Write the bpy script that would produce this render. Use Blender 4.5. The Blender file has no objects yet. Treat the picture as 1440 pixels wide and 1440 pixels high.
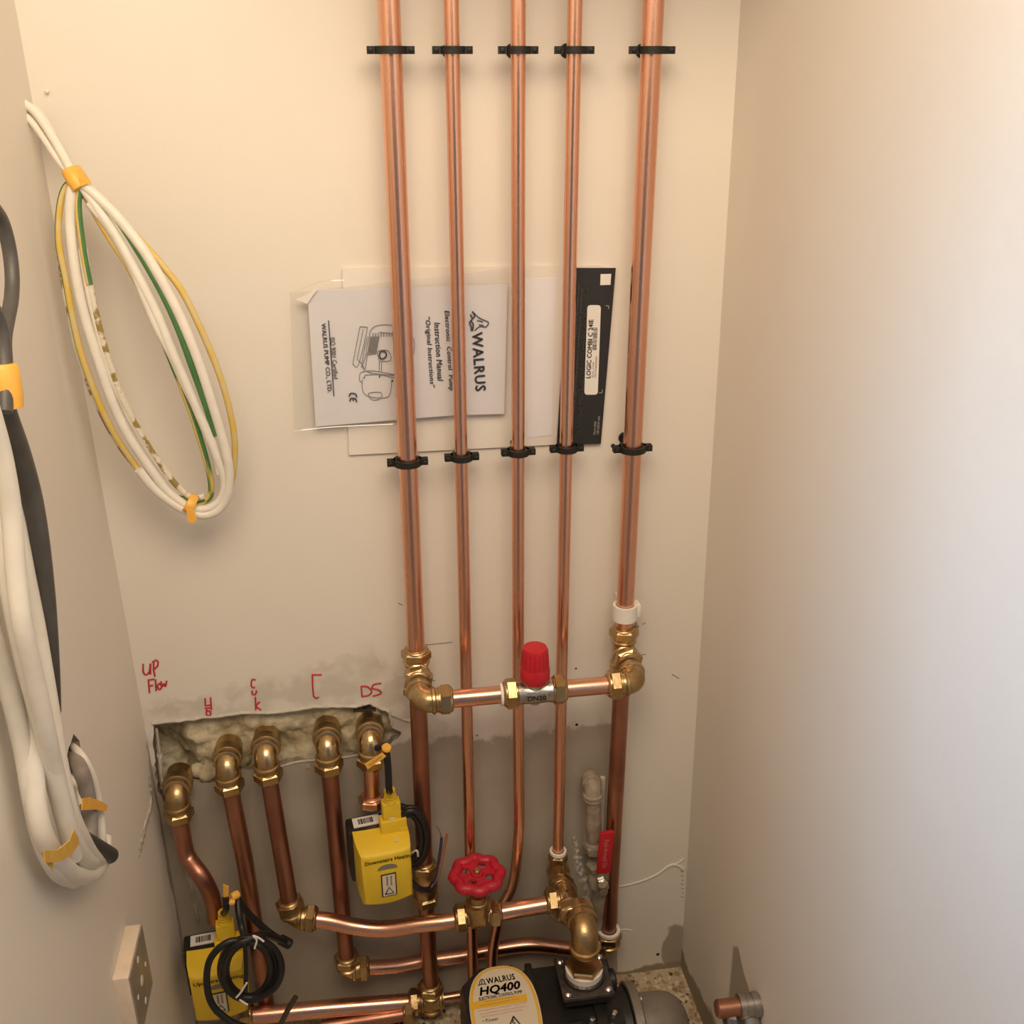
import bpy, bmesh, math, random
from mathutils import Vector, Matrix, noise
random.seed(7)
scene = bpy.context.scene
C = scene.collection
V = Vector
PI = math.pi

# ------------------------------------------------------------------ camera, world, lights, exposure
F = 1454.0
D = 1.13          # camera distance from the back wall
H = 1.263         # camera height above the floor
def cam_matrix():
    p, r, y = [math.radians(a) for a in (23.1, -0.15, 8.86)]
    B = Matrix(((1, 0, 0), (0, 0, -1), (0, 1, 0)))
    Ry = Matrix(((math.cos(y), -math.sin(y), 0), (math.sin(y), math.cos(y), 0), (0, 0, 1)))
    Rp = Matrix(((1, 0, 0), (0, math.cos(p), -math.sin(p)), (0, math.sin(p), math.cos(p))))
    Rr = Matrix(((math.cos(r), -math.sin(r), 0), (math.sin(r), math.cos(r), 0), (0, 0, 1)))
    return Rr @ Rp @ B @ Ry
CM = cam_matrix()                     # world -> (right, down, forward)
MT = CM.transposed()
cam = bpy.data.cameras.new('camera')
cam.sensor_fit = 'HORIZONTAL'; cam.sensor_width = 36.0; cam.lens = 36.0 * F / 1440.0
cam.clip_start = 0.01
camo = bpy.data.objects.new('camera', cam); C.objects.link(camo)
rot = Matrix((CM[0], -CM[1], -CM[2])).transposed()
camo.matrix_world = Matrix.Translation((0, -D, H)) @ rot.to_4x4()
scene.camera = camo

world = bpy.data.worlds.new('world'); scene.world = world; world.use_nodes = True
bg = world.node_tree.nodes['Background']
bg.inputs[0].default_value = (0.80, 0.86, 1.0, 1); bg.inputs[1].default_value = 0.13

def area_light(name, loc, target, size, power, col, size_y=None):
    l = bpy.data.lights.new(name, 'AREA'); l.energy = power; l.color = col
    l.shape = 'RECTANGLE'; l.size = size; l.size_y = size_y or size
    o = bpy.data.objects.new(name, l); C.objects.link(o); o.location = loc
    o.rotation_euler = (V(target) - V(loc)).to_track_quat('-Z', 'Y').to_euler()
    return o
area_light('ceiling_lamp_light', (0.05, -1.0, 1.81), (-0.12, 0.0, 0.90), 0.75, 10.5, (1.0, 0.80, 0.57), 0.55)
dl = area_light('window_daylight', (-0.85, -1.55, 1.60), (0.43, -0.66, 0.98), 0.35, 1.0, (0.30, 0.60, 1.0), 0.35)
dl.data.spread = math.radians(40)

vs = scene.view_settings
vs.view_transform = 'Standard'; vs.look = 'None'; vs.gamma = 1.0; vs.use_curve_mapping = False
vs.exposure = 0.40

# ------------------------------------------------------------------ pixel -> point on a plane of the place
def ray(px, py): return MT @ V((px - 720.0, py - 720.0, F))
def at(px, py, d=0.0):                # point at distance d in front of the back wall
    r = ray(px, py); t = (D - d) / r.y
    return V((r.x * t, -d, r.z * t + H))
LA, LB = -0.2799, -0.0084             # left wall plane  X = LA + LB*Z
RA, RB = 0.4360, -0.0159              # right wall plane X = RA + RB*Z
def atl(px, py, off=0.0):
    r = ray(px, py); t = (LA + off + LB * H) / (r.x - LB * r.z); p = r * t
    return V((p.x, p.y - D, p.z + H))
def atr(px, py, off=0.0):
    r = ray(px, py); t = (RA - off + RB * H) / (r.x - RB * r.z); p = r * t
    return V((p.x, p.y - D, p.z + H))
def atz(px, py, z):
    r = ray(px, py); t = (z - H) / r.z; p = r * t
    return V((p.x, p.y - D, z))

# ------------------------------------------------------------------ materials
def _n(nt, t, **kw):
    n = nt.nodes.new(t)
    for k, v in kw.items(): setattr(n, k, v)
    return n
def mat(name, col, rough=0.5, metal=0.0, col2=None, nscale=20.0, bump=0.0, bscale=60.0, trans=0.0, alpha=1.0,
        spec=None, coat=0.0, stretch=None, thr=(0.35, 0.65), rough2=None):
    m = bpy.data.materials.new(name); m.use_nodes = True; nt = m.node_tree
    b = nt.nodes['Principled BSDF']
    b.inputs['Base Color'].default_value = (*col, 1); b.inputs['Roughness'].default_value = rough
    b.inputs['Metallic'].default_value = metal
    if spec is not None: b.inputs['Specular IOR Level'].default_value = spec
    if coat: b.inputs['Coat Weight'].default_value = coat
    if trans: b.inputs['Transmission Weight'].default_value = trans
    if alpha < 1: b.inputs['Alpha'].default_value = alpha
    g = _n(nt, 'ShaderNodeNewGeometry')
    vec = g.outputs['Position']
    if stretch:
        mp = _n(nt, 'ShaderNodeMapping'); mp.inputs['Scale'].default_value = stretch
        nt.links.new(vec, mp.inputs[0]); vec = mp.outputs[0]
    if col2 is not None:
        n = _n(nt, 'ShaderNodeTexNoise'); n.inputs['Scale'].default_value = nscale; n.inputs['Detail'].default_value = 5
        nt.links.new(vec, n.inputs['Vector'])
        r = _n(nt, 'ShaderNodeValToRGB'); r.color_ramp.elements[0].position = thr[0]; r.color_ramp.elements[1].position = thr[1]
        r.color_ramp.elements[0].color = (*col, 1); r.color_ramp.elements[1].color = (*col2, 1)
        nt.links.new(n.outputs['Fac'], r.inputs[0]); nt.links.new(r.outputs[0], b.inputs['Base Color'])
        if rough2 is not None:
            mr = _n(nt, 'ShaderNodeMapRange'); mr.inputs['From Min'].default_value = thr[0]; mr.inputs['From Max'].default_value = thr[1]
            mr.inputs['To Min'].default_value = rough; mr.inputs['To Max'].default_value = rough2
            nt.links.new(n.outputs['Fac'], mr.inputs[0]); nt.links.new(mr.outputs[0], b.inputs['Roughness'])
    if bump:
        n2 = _n(nt, 'ShaderNodeTexNoise'); n2.inputs['Scale'].default_value = bscale; n2.inputs['Detail'].default_value = 6
        nt.links.new(vec, n2.inputs['Vector'])
        bp = _n(nt, 'ShaderNodeBump'); bp.inputs['Strength'].default_value = bump; bp.inputs['Distance'].default_value = 0.002
        nt.links.new(n2.outputs['Fac'], bp.inputs['Height']); nt.links.new(bp.outputs[0], b.inputs['Normal'])
    return m

PAINT = (0.76, 0.71, 0.64)
M = {}
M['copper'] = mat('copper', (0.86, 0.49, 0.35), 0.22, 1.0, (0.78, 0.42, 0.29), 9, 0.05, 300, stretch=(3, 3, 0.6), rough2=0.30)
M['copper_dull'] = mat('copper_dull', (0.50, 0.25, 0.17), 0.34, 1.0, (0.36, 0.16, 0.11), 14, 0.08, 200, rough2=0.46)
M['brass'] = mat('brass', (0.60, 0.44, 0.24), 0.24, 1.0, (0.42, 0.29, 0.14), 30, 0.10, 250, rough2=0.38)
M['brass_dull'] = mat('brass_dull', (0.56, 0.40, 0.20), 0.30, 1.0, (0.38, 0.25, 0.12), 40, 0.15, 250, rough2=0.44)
M['nickel'] = mat('nickel', (0.56, 0.52, 0.46), 0.34, 1.0, (0.42, 0.39, 0.34), 60, 0.2, 300)
M['clip_black'] = mat('clip_black', (0.007, 0.006, 0.005), 0.6, 0, bump=0.3, bscale=300)
M['rubber'] = mat('rubber', (0.009, 0.009, 0.010), 0.45, 0)
M['black_plastic'] = mat('black_plastic', (0.011, 0.011, 0.012), 0.38, 0, (0.018, 0.017, 0.016), 90, 0.1, 400)
M['red_plastic'] = mat('red_plastic', (0.50, 0.010, 0.018), 0.38, 0, (0.45, 0.012, 0.02), 40)
M['red_paint'] = mat('red_paint', (0.50, 0.010, 0.03), 0.42, 0, (0.40, 0.012, 0.03), 60, 0.35, 220)
M['yellow'] = mat('yellow', (0.78, 0.53, 0.03), 0.48, 0, (0.73, 0.50, 0.03), 30)
M['tape'] = mat('tape', (0.88, 0.47, 0.06), 0.42, 0, (0.80, 0.43, 0.08), 90)
M['tape_dull'] = mat('tape_dull', (0.66, 0.42, 0.09), 0.5, 0, (0.58, 0.35, 0.07), 90)
M['cable_white'] = mat('cable_white', (0.80, 0.76, 0.68), 0.42, 0, (0.74, 0.70, 0.62), 50, 0.1, 120)
M['cable_yellow'] = mat('cable_yellow', (0.66, 0.45, 0.08), 0.45, 0, (0.62, 0.50, 0.24), 60)
M['cable_green'] = mat('cable_green', (0.07, 0.20, 0.06), 0.45, 0, (0.05, 0.16, 0.05), 60)
M['cable_painted'] = mat('cable_painted', (0.70, 0.64, 0.52), 0.55, 0, (0.30, 0.21, 0.06), 60, 0.6, 300, thr=(0.50, 0.56))
M['cable_dark'] = mat('cable_dark', (0.07, 0.065, 0.062), 0.45, 0, (0.085, 0.08, 0.075), 60)
M['paper'] = mat('paper', (0.77, 0.76, 0.79), 0.6, 0, (0.73, 0.72, 0.75), 12, 0.3, 30)
M['paper_warm'] = mat('paper_warm', (0.78, 0.74, 0.68), 0.6, 0, (0.73, 0.68, 0.62), 12, 0.3, 25)
M['cover_black'] = mat('cover_black', (0.020, 0.019, 0.018), 0.5)
M['ink'] = mat('ink', (0.02, 0.018, 0.02), 0.6)
M['ink_grey'] = mat('ink_grey', (0.22, 0.21, 0.20), 0.6)
M['print_white'] = mat('print_white', (0.50, 0.48, 0.45), 0.6)
M['print_dim'] = mat('print_dim', (0.14, 0.13, 0.12), 0.6)
M['sticker'] = mat('sticker', (0.78, 0.75, 0.70), 0.5)
M['marker_red'] = mat('marker_red', (0.52, 0.03, 0.05), 0.6)
M['ptfe'] = mat('ptfe', (0.80, 0.76, 0.70), 0.6, 0, bump=0.3, bscale=400)
M['white_plastic'] = mat('white_plastic', (0.80, 0.76, 0.71), 0.4)
M['steel'] = mat('steel', (0.50, 0.48, 0.45), 0.32, 1.0, (0.38, 0.36, 0.33), 60, 0.1, 200)
M['screw'] = mat('screw', (0.75, 0.72, 0.68), 0.22, 1.0)
M['flange'] = mat('flange', (0.11, 0.095, 0.085), 0.36, 0.7, (0.07, 0.06, 0.055), 80, 0.5, 300)
M['motor_grey'] = mat('motor_grey', (0.26, 0.23, 0.19), 0.42, 0.3, (0.22, 0.19, 0.155), 40, 0.2, 200)
M['foam'] = mat('foam', (0.36, 0.29, 0.17), 0.85, 0, (0.58, 0.51, 0.36), 38, 1.0, 160, thr=(0.38, 0.62))
M['painted_pipe'] = mat('painted_pipe', (0.38, 0.32, 0.25), 0.55, 0, (0.25, 0.20, 0.14), 70, 0.6, 160)
M['plaster_white'] = mat('plaster_white', (0.62, 0.58, 0.52), 0.8, 0, (0.50, 0.46, 0.40), 90, 0.8, 200)
M['earth_brown'] = mat('earth_brown', (0.20, 0.16, 0.12), 0.9, 0, (0.34, 0.30, 0.24), 60, 1.0, 130)
M['label_yellow'] = mat('label_yellow', (0.72, 0.44, 0.04), 0.4)
M['label_cream'] = mat('label_cream', (0.66, 0.58, 0.46), 0.4)
M['label_pink'] = mat('label_pink', (0.55, 0.22, 0.22), 0.5)
M['window_grey'] = mat('window_grey', (0.20, 0.19, 0.14), 0.3)
M['wire_brown'] = mat('wire_brown', (0.35, 0.14, 0.08), 0.5)
M['wire_blue'] = mat('wire_blue', (0.03, 0.045, 0.10), 0.5)
M['boiler_white'] = mat('boiler_white', (0.80, 0.79, 0.76), 0.35)
M['back_box'] = mat('back_box', (0.72, 0.58, 0.46), 0.6, 0, (0.78, 0.66, 0.54), 70)
M['plate_grey'] = mat('plate_grey', (0.30, 0.27, 0.24), 0.35, 0.3, (0.36, 0.33, 0.29), 50)

def sleeve_mat():
    m = bpy.data.materials.new('clear_plastic'); m.use_nodes = True; nt = m.node_tree
    nt.nodes.clear()
    out = _n(nt, 'ShaderNodeOutputMaterial'); tr = _n(nt, 'ShaderNodeBsdfTransparent'); gl = _n(nt, 'ShaderNodeBsdfGlossy')
    df = _n(nt, 'ShaderNodeBsdfDiffuse'); df.inputs[0].default_value = (0.8, 0.8, 0.8, 1)
    tr.inputs[0].default_value = (0.97, 0.97, 0.97, 1)
    gl.inputs['Roughness'].default_value = 0.14
    g = _n(nt, 'ShaderNodeNewGeometry'); n = _n(nt, 'ShaderNodeTexNoise'); n.inputs['Scale'].default_value = 22; n.inputs['Detail'].default_value = 2
    nt.links.new(g.outputs['Position'], n.inputs['Vector'])
    bp = _n(nt, 'ShaderNodeBump'); bp.inputs['Strength'].default_value = 0.7; bp.inputs['Distance'].default_value = 0.006
    nt.links.new(n.outputs['Fac'], bp.inputs['Height']); nt.links.new(bp.outputs[0], gl.inputs['Normal'])
    m1 = _n(nt, 'ShaderNodeMixShader'); m1.inputs[0].default_value = 0.05
    m2 = _n(nt, 'ShaderNodeMixShader'); m2.inputs[0].default_value = 0.07
    nt.links.new(tr.outputs[0], m1.inputs[1]); nt.links.new(df.outputs[0], m1.inputs[2])
    nt.links.new(m1.outputs[0], m2.inputs[1]); nt.links.new(gl.outputs[0], m2.inputs[2])
    nt.links.new(m2.outputs[0], out.inputs[0])
    return m
M['sleeve'] = sleeve_mat()
M['cable_end'] = mat('cable_end', (0.06, 0.045, 0.03), 0.45)

def wall_mat(name, kind):
    """painted plaster; on the back wall bare plaster shows below a ragged paint edge"""
    m = bpy.data.materials.new(name); m.use_nodes = True; nt = m.node_tree; L = nt.links
    b = nt.nodes['Principled BSDF']; b.inputs['Roughness'].default_value = 0.62
    b.inputs['Specular IOR Level'].default_value = 0.35
    g = _n(nt, 'ShaderNodeNewGeometry'); sep = _n(nt, 'ShaderNodeSeparateXYZ'); L.new(g.outputs['Position'], sep.inputs[0])
    def noi(scale, detail=4, vec=None):
        n = _n(nt, 'ShaderNodeTexNoise'); n.inputs['Scale'].default_value = scale; n.inputs['Detail'].default_value = detail
        L.new(vec or g.outputs['Position'], n.inputs['Vector']); return n.outputs['Fac']
    def mth(op, a, c=None, clamp=False):
        n = _n(nt, 'ShaderNodeMath', operation=op, use_clamp=clamp)
        for i, q in enumerate((a, c)):
            if q is None: continue
            if isinstance(q, (int, float)): n.inputs[i].default_value = q
            else: L.new(q, n.inputs[i])
        return n.outputs[0]
    def mix(fac, a, c):
        n = _n(nt, 'ShaderNodeMix', data_type='RGBA')
        if isinstance(fac, (int, float)): n.inputs[0].default_value = fac
        else: L.new(fac, n.inputs[0])
        for i, q in ((6, a), (7, c)):
            if isinstance(q, tuple): n.inputs[i].default_value = (*q, 1)
            else: L.new(q, n.inputs[i])
        return n.outputs[2]
    blot = noi(5, 3)
    rp = _n(nt, 'ShaderNodeMapRange'); rp.inputs['From Min'].default_value = 0.3; rp.inputs['From Max'].default_value = 0.7
    L.new(blot, rp.inputs[0])
    base = mix(rp.outputs[0], (PAINT[0] * 0.98, PAINT[1] * 0.98, PAINT[2] * 0.98), PAINT)
    fine = noi(160, 5); mid = noi(14, 3)
    height = mth('ADD', mth('MULTIPLY', fine, 0.25), mth('MULTIPLY', mid, 1.0))
    col = base
    def smooth(v, lo, hi):
        n = _n(nt, 'ShaderNodeMapRange', interpolation_type='SMOOTHSTEP'); n.inputs['From Min'].default_value = lo; n.inputs['From Max'].default_value = hi
        L.new(v, n.inputs[0]); return n.outputs[0]
    if kind == 'back':
        fc = _n(nt, 'ShaderNodeFloatCurve'); cv = fc.mapping.curves[0]
        pts = [(-0.29, 0.552), (-0.22, 0.552), (-0.15, 0.572), (-0.08, 0.586), (0.00, 0.604), (0.03, 0.575), (0.06, 0.50), (0.12, 0.462), (0.20, 0.460),
               (0.30, 0.470), (0.325, 0.45), (0.335, 0.0), (0.44, 0.0)]
        xs = [(x + 0.31) / 0.76 for x, z in pts]
        cv.points[0].location = (xs[0], pts[0][1]); cv.points[1].location = (xs[-1], pts[-1][1])
        for x, (_, z) in list(zip(xs, pts))[1:-1]: cv.points.new(x, z)
        for p in cv.points: p.handle_type = 'VECTOR'
        fc.mapping.update()
        L.new(mth('DIVIDE', mth('ADD', sep.outputs[0], 0.31), 0.76), fc.inputs['Value'])
        edge = mth('ADD', fc.outputs[0], mth('MULTIPLY', mth('SUBTRACT', noi(26, 6), 0.5), 0.035))
        bare = smooth(mth('ADD', mth('SUBTRACT', edge, sep.outputs[2]), mth('MULTIPLY', mth('SUBTRACT', noi(60, 6), 0.5), 0.05)), -0.004, 0.012)
        pl = mix(smooth(noi(30, 5), 0.4, 0.62), (0.60, 0.55, 0.48), (0.72, 0.67, 0.60))
        # darker bare render below the chased opening
        low = smooth(mth('SUBTRACT', mth('ADD', 0.462, mth('MULTIPLY', mth('SUBTRACT', noi(34, 6), 0.5), 0.05)), sep.outputs[2]), 0.0, 0.010)
        pl2 = mix(smooth(noi(9, 5), 0.4, 0.65), (0.39, 0.34, 0.27), (0.45, 0.395, 0.325))
        pl = mix(low, pl, pl2)
        col = mix(bare, base, pl)
        # damp grey stain in the right corner by the floor
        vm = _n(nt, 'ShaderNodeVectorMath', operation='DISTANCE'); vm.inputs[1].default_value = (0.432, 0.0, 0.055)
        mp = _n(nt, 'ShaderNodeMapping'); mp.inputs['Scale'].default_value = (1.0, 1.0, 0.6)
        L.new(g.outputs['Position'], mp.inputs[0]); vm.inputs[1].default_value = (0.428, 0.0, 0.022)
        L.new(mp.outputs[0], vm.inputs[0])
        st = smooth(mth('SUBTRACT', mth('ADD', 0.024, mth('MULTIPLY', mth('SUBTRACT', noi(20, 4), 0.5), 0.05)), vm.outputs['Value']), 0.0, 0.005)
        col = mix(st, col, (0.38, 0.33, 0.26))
        # ragged darker brown band just above the floor
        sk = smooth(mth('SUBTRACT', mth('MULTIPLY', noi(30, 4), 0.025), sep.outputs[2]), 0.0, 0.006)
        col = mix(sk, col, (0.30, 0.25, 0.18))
        height = mth('ADD', height, mth('MULTIPLY', mth('MULTIPLY', bare, -1.0), 0.5))
    else:
        if kind == 'right':
            # bare render triangle round the pipe stub and along the floor
            za = sep.outputs[2]; ya = sep.outputs[1]
            tri = mth('SUBTRACT', mth('SUBTRACT', 0.245, mth('MULTIPLY', mth('ABSOLUTE', mth('ADD', ya, 0.200)), 0.62)), za)
            tri2 = mth('SUBTRACT', mth('MULTIPLY', mth('SUBTRACT', -0.183, ya), 6.0), 0.0)
            tt = mth('MINIMUM', mth('ADD', tri, mth('MULTIPLY', mth('SUBTRACT', noi(30, 4), 0.5), 0.02)), mth('MULTIPLY', tri2, 0.1))
            col = mix(smooth(tt, 0.0, 0.004), col, (0.36, 0.32, 0.26))
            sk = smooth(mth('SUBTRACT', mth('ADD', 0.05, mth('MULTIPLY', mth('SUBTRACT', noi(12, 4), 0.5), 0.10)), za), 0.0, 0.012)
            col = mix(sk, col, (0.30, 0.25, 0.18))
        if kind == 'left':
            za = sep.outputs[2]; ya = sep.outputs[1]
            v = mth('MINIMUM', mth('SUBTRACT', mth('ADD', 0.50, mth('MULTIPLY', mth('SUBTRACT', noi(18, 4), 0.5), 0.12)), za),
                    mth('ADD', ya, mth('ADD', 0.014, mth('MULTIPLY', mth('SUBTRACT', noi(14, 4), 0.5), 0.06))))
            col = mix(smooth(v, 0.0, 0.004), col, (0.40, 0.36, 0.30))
    L.new(col, b.inputs['Base Color'])
    bp = _n(nt, 'ShaderNodeBump'); bp.inputs['Strength'].default_value = 0.35; bp.inputs['Distance'].default_value = 0.0018
    L.new(height, bp.inputs['Height']); L.new(bp.outputs[0], b.inputs['Normal'])
    return m
M['wall_back'] = wall_mat('painted_plaster_back', 'back')
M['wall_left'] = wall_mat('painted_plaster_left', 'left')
M['wall_right'] = wall_mat('painted_plaster_right', 'right')
M['ceiling'] = mat('ceiling_paint', PAINT, 0.7)

def terrazzo():
    m = bpy.data.materials.new('terrazzo'); m.use_nodes = True; nt = m.node_tree; L = nt.links
    b = nt.nodes['Principled BSDF']; b.inputs['Roughness'].default_value = 0.45
    g = _n(nt, 'ShaderNodeNewGeometry')
    vo = _n(nt, 'ShaderNodeTexVoronoi'); vo.inputs['Scale'].default_value = 130; L.new(g.outputs['Position'], vo.inputs['Vector'])
    sp = _n(nt, 'ShaderNodeSeparateColor'); L.new(vo.outputs['Color'], sp.inputs[0])
    r = _n(nt, 'ShaderNodeValToRGB'); r.color_ramp.interpolation = 'CONSTANT'
    el = r.color_ramp.elements
    el[0].position = 0; el[0].color = (0.08, 0.055, 0.035, 1)
    el[1].position = 0.10; el[1].color = (0.34, 0.24, 0.14, 1)
    for p, c in ((0.38, (0.52, 0.42, 0.29)), (0.62, (0.64, 0.56, 0.43)), (0.85, (0.26, 0.18, 0.11)), (0.92, (0.58, 0.46, 0.32))):
        e = el.new(p); e.color = (*c, 1)
    L.new(sp.outputs[0], r.inputs[0])
    vd = _n(nt, 'ShaderNodeTexVoronoi', feature='DISTANCE_TO_EDGE'); vd.inputs['Scale'].default_value = 130; L.new(g.outputs['Position'], vd.inputs['Vector'])
    mr = _n(nt, 'ShaderNodeMapRange'); mr.inputs['From Min'].default_value = 0.04; mr.inputs['From Max'].default_value = 0.12; L.new(vd.outputs['Distance'], mr.inputs[0])
    mx = _n(nt, 'ShaderNodeMix', data_type='RGBA'); mx.inputs[6].default_value = (0.48, 0.38, 0.26, 1); L.new(mr.outputs[0], mx.inputs[0]); L.new(r.outputs[0], mx.inputs[7])
    # cement smears left along the wall
    n = _n(nt, 'ShaderNodeTexNoise'); n.inputs['Scale'].default_value = 14; L.new(g.outputs['Position'], n.inputs['Vector'])
    sep = _n(nt, 'ShaderNodeSeparateXYZ'); L.new(g.outputs['Position'], sep.inputs[0])
    ad = _n(nt, 'ShaderNodeMath', operation='MULTIPLY_ADD'); L.new(n.outputs['Fac'], ad.inputs[0]); ad.inputs[1].default_value = 0.02; L.new(sep.outputs[1], ad.inputs[2])
    m2 = _n(nt, 'ShaderNodeMapRange'); m2.inputs['From Min'].default_value = 0.0; m2.inputs['From Max'].default_value = 0.02; L.new(ad.outputs[0], m2.inputs[0])
    mm = _n(nt, 'ShaderNodeMix', data_type='RGBA'); L.new(m2.outputs[0], mm.inputs[0]); L.new(mx.outputs[2], mm.inputs[6]); mm.inputs[7].default_value = (0.50, 0.40, 0.27, 1)
    L.new(mm.outputs[2], b.inputs['Base Color'])
    return m
M['terrazzo'] = terrazzo()

# ------------------------------------------------------------------ mesh builder
def frame(d):
    d = V(d).normalized()
    a = V((0, 0, 1)) if abs(d.z) < 0.9 else V((1, 0, 0))
    u = d.cross(a).normalized(); return d, u, d.cross(u).normalized()
def catmull(pts, n=8, closed=False):
    P = [V(p) for p in pts]
    if len(P) < 3: return P
    out = []; N = len(P); rng = N if closed else N - 1
    for i in range(rng):
        p1, p2 = P[i], P[(i + 1) % N]
        p0 = P[i - 1] if (closed or i > 0) else p1 * 2 - p2
        p3 = P[(i + 2) % N] if (closed or i + 2 < N) else p2 * 2 - p1
        for k in range(n):
            t = k / n
            out.append(0.5 * ((2 * p1) + (p2 - p0) * t + (2 * p0 - 5 * p1 + 4 * p2 - p3) * t * t + (3 * p1 - p0 - 3 * p2 + p3) * t ** 3))
    if not closed: out.append(P[-1])
    return out
class MB:
    def __init__(s): s.v = []; s.f = []; s.m = []
    def add(s, verts, faces, mi=0):
        o = len(s.v); s.v += [V(p) for p in verts]
        for f in faces: s.f.append(tuple(o + i for i in f)); s.m.append(mi)
        return s
    def tube(s, pts, r, n=14, closed=False, smooth=0, caps=True, mi=0, stripe=None, twist=0.0, flat=1.0):
        P = catmull(pts, smooth, closed) if smooth else [V(p) for p in pts]
        P = [p for i, p in enumerate(P) if i == 0 or (p - P[i - 1]).length > 1e-6]
        N = len(P); R = r if isinstance(r, (list, tuple)) else None
        T = []
        for i in range(N):
            a = P[i - 1] if (i > 0 or closed) else P[i]; b = P[(i + 1) % N] if (i < N - 1 or closed) else P[i]
            T.append((b - a).normalized())
        d, u, w = frame(T[0]); verts = []; up = u
        for i in range(N):
            if i: up = (up - T[i] * up.dot(T[i])); up.normalize()
            w = T[i].cross(up)
            rr = r if R is None else R[0] + (R[-1] - R[0]) * i / (N - 1) if len(R) == 2 else R[min(i, len(R) - 1)]
            for k in range(n):
                a = 2 * PI * k / n + twist * i / max(1, N - 1)
                verts.append(P[i] + (up * math.cos(a) * flat + w * math.sin(a)) * rr)
        o = len(s.v); s.v += verts
        for i in range(N if closed else N - 1):
            for k in range(n):
                a, b = i * n + k, i * n + (k + 1) % n; j = ((i + 1) % N) * n
                s.f.append((o + a, o + b, o + j + (k + 1) % n, o + j + k))
                s.m.append(stripe[1] if (stripe and k in stripe[0]) else mi)
        if caps and not closed:
            s.f.append(tuple(o + k for k in range(n))[::-1]); s.m.append(mi)
            s.f.append(tuple(o + (N - 1) * n + k for k in range(n))); s.m.append(mi)
        return s
    def lathe(s, p, d, prof, n=24, mi=0, rot=0.0, sy=1.0, caps=True):
        d, u, w = frame(d); p = V(p); verts = []
        for (t, r) in prof:
            for k in range(n):
                a = 2 * PI * k / n + rot
                verts.append(p + d * t + (u * math.cos(a) + w * math.sin(a) * sy) * r)
        o = len(s.v); s.v += verts; N = len(prof)
        for i in range(N - 1):
            for k in range(n):
                s.f.append((o + i * n + k, o + (i + 1) * n + k, o + (i + 1) * n + (k + 1) % n, o + i * n + (k + 1) % n)); s.m.append(mi)
        if caps:
            s.f.append(tuple(o + k for k in range(n))); s.m.append(mi)
            s.f.append(tuple(o + (N - 1) * n + k for k in range(n))[::-1]); s.m.append(mi)
        return s
    def nut(s, p, d, r, h, mi=0, rot=0.3):
        """hexagonal compression nut with chamfered ends and a round collar"""
        s.lathe(p, d, [(0, r * 0.86), (h * 0.14, r), (h * 0.80, r), (h * 0.95, r * 0.86)], 6, mi, rot)
        s.lathe(p, d, [(-h * 0.10, r * 0.76), (0, r * 0.84), (h * 0.9, r * 0.84), (h * 1.02, r * 0.80), (h * 1.12, r * 0.70)], 20, mi)
        return s
    def box(s, c, x, y, z, mi=0, bev=0.0):
        """box centred at c with half-axis vectors x,y,z; bevelled by shrinking corners"""
        c, x, y, z = V(c), V(x), V(y), V(z)
        if not bev:
            vs_ = [c + x * i + y * j + z * k for i in (-1, 1) for j in (-1, 1) for k in (-1, 1)]
            return s.add(vs_, [(0, 1, 3, 2), (4, 6, 7, 5), (0, 4, 5, 1), (2, 3, 7, 6), (0, 2, 6, 4), (1, 5, 7, 3)], mi)
        bm = bmesh.new(); bmesh.ops.create_cube(bm, size=2.0)
        lx, ly, lz = x.length, y.length, z.length
        for v in bm.verts: v.co = V((v.co.x * lx, v.co.y * ly, v.co.z * lz))
        bmesh.ops.bevel(bm, geom=list(bm.edges), offset=bev, segments=2, affect='EDGES', profile=0.6)
        X, Y, Z = x / lx, y / ly, z / lz
        bm.verts.ensure_lookup_table()
        vv = [c + X * v.co.x + Y * v.co.y + Z * v.co.z for v in bm.verts]
        ff = [tuple(v.index for v in f.verts) for f in bm.faces]; bm.free()
        return s.add(vv, ff, mi)
    def prism(s, poly, nrm, h, mi=0):
        """poly: list of 3D points in a plane, thickened by h along nrm"""
        nrm = V(nrm).normalized(); P = [V(p) for p in poly]; n = len(P)
        vs_ = P + [p + nrm * h for p in P]
        fs = [tuple(range(n))[::-1], tuple(range(n, 2 * n))] + [(i, (i + 1) % n, n + (i + 1) % n, n + i) for i in range(n)]
        return s.add(vs_, fs, mi)
    def build(s, name, mats, parent=None, origin=None, sharp=38, kind=None):
        if not isinstance(mats, (list, tuple)): mats = [mats]
        if parent is not None: org = V(parent['_o'])
        elif origin is not None: org = V(origin)
        else:
            xs = [v.x for v in s.v]; ys = [v.y for v in s.v]; zs = [v.z for v in s.v]
            org = V(((min(xs) + max(xs)) / 2, (min(ys) + max(ys)) / 2, min(zs)))
        me = bpy.data.meshes.new(name)
        me.from_pydata([v - org for v in s.v], [], s.f)
        for m in mats: me.materials.append(M[m] if isinstance(m, str) else m)
        me.polygons.foreach_set('material_index', s.m)
        bm = bmesh.new(); bm.from_mesh(me); bmesh.ops.recalc_face_normals(bm, faces=bm.faces); bm.to_mesh(me); bm.free()
        me.polygons.foreach_set('use_smooth', [True] * len(me.polygons))
        me.set_sharp_from_angle(angle=math.radians(sharp)); me.update()
        o = bpy.data.objects.new(name, me); C.objects.link(o)
        if parent is not None: o.parent = parent
        else: o.location = org
        o['_o'] = list(org)
        if kind: o['kind'] = kind
        return o

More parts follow.
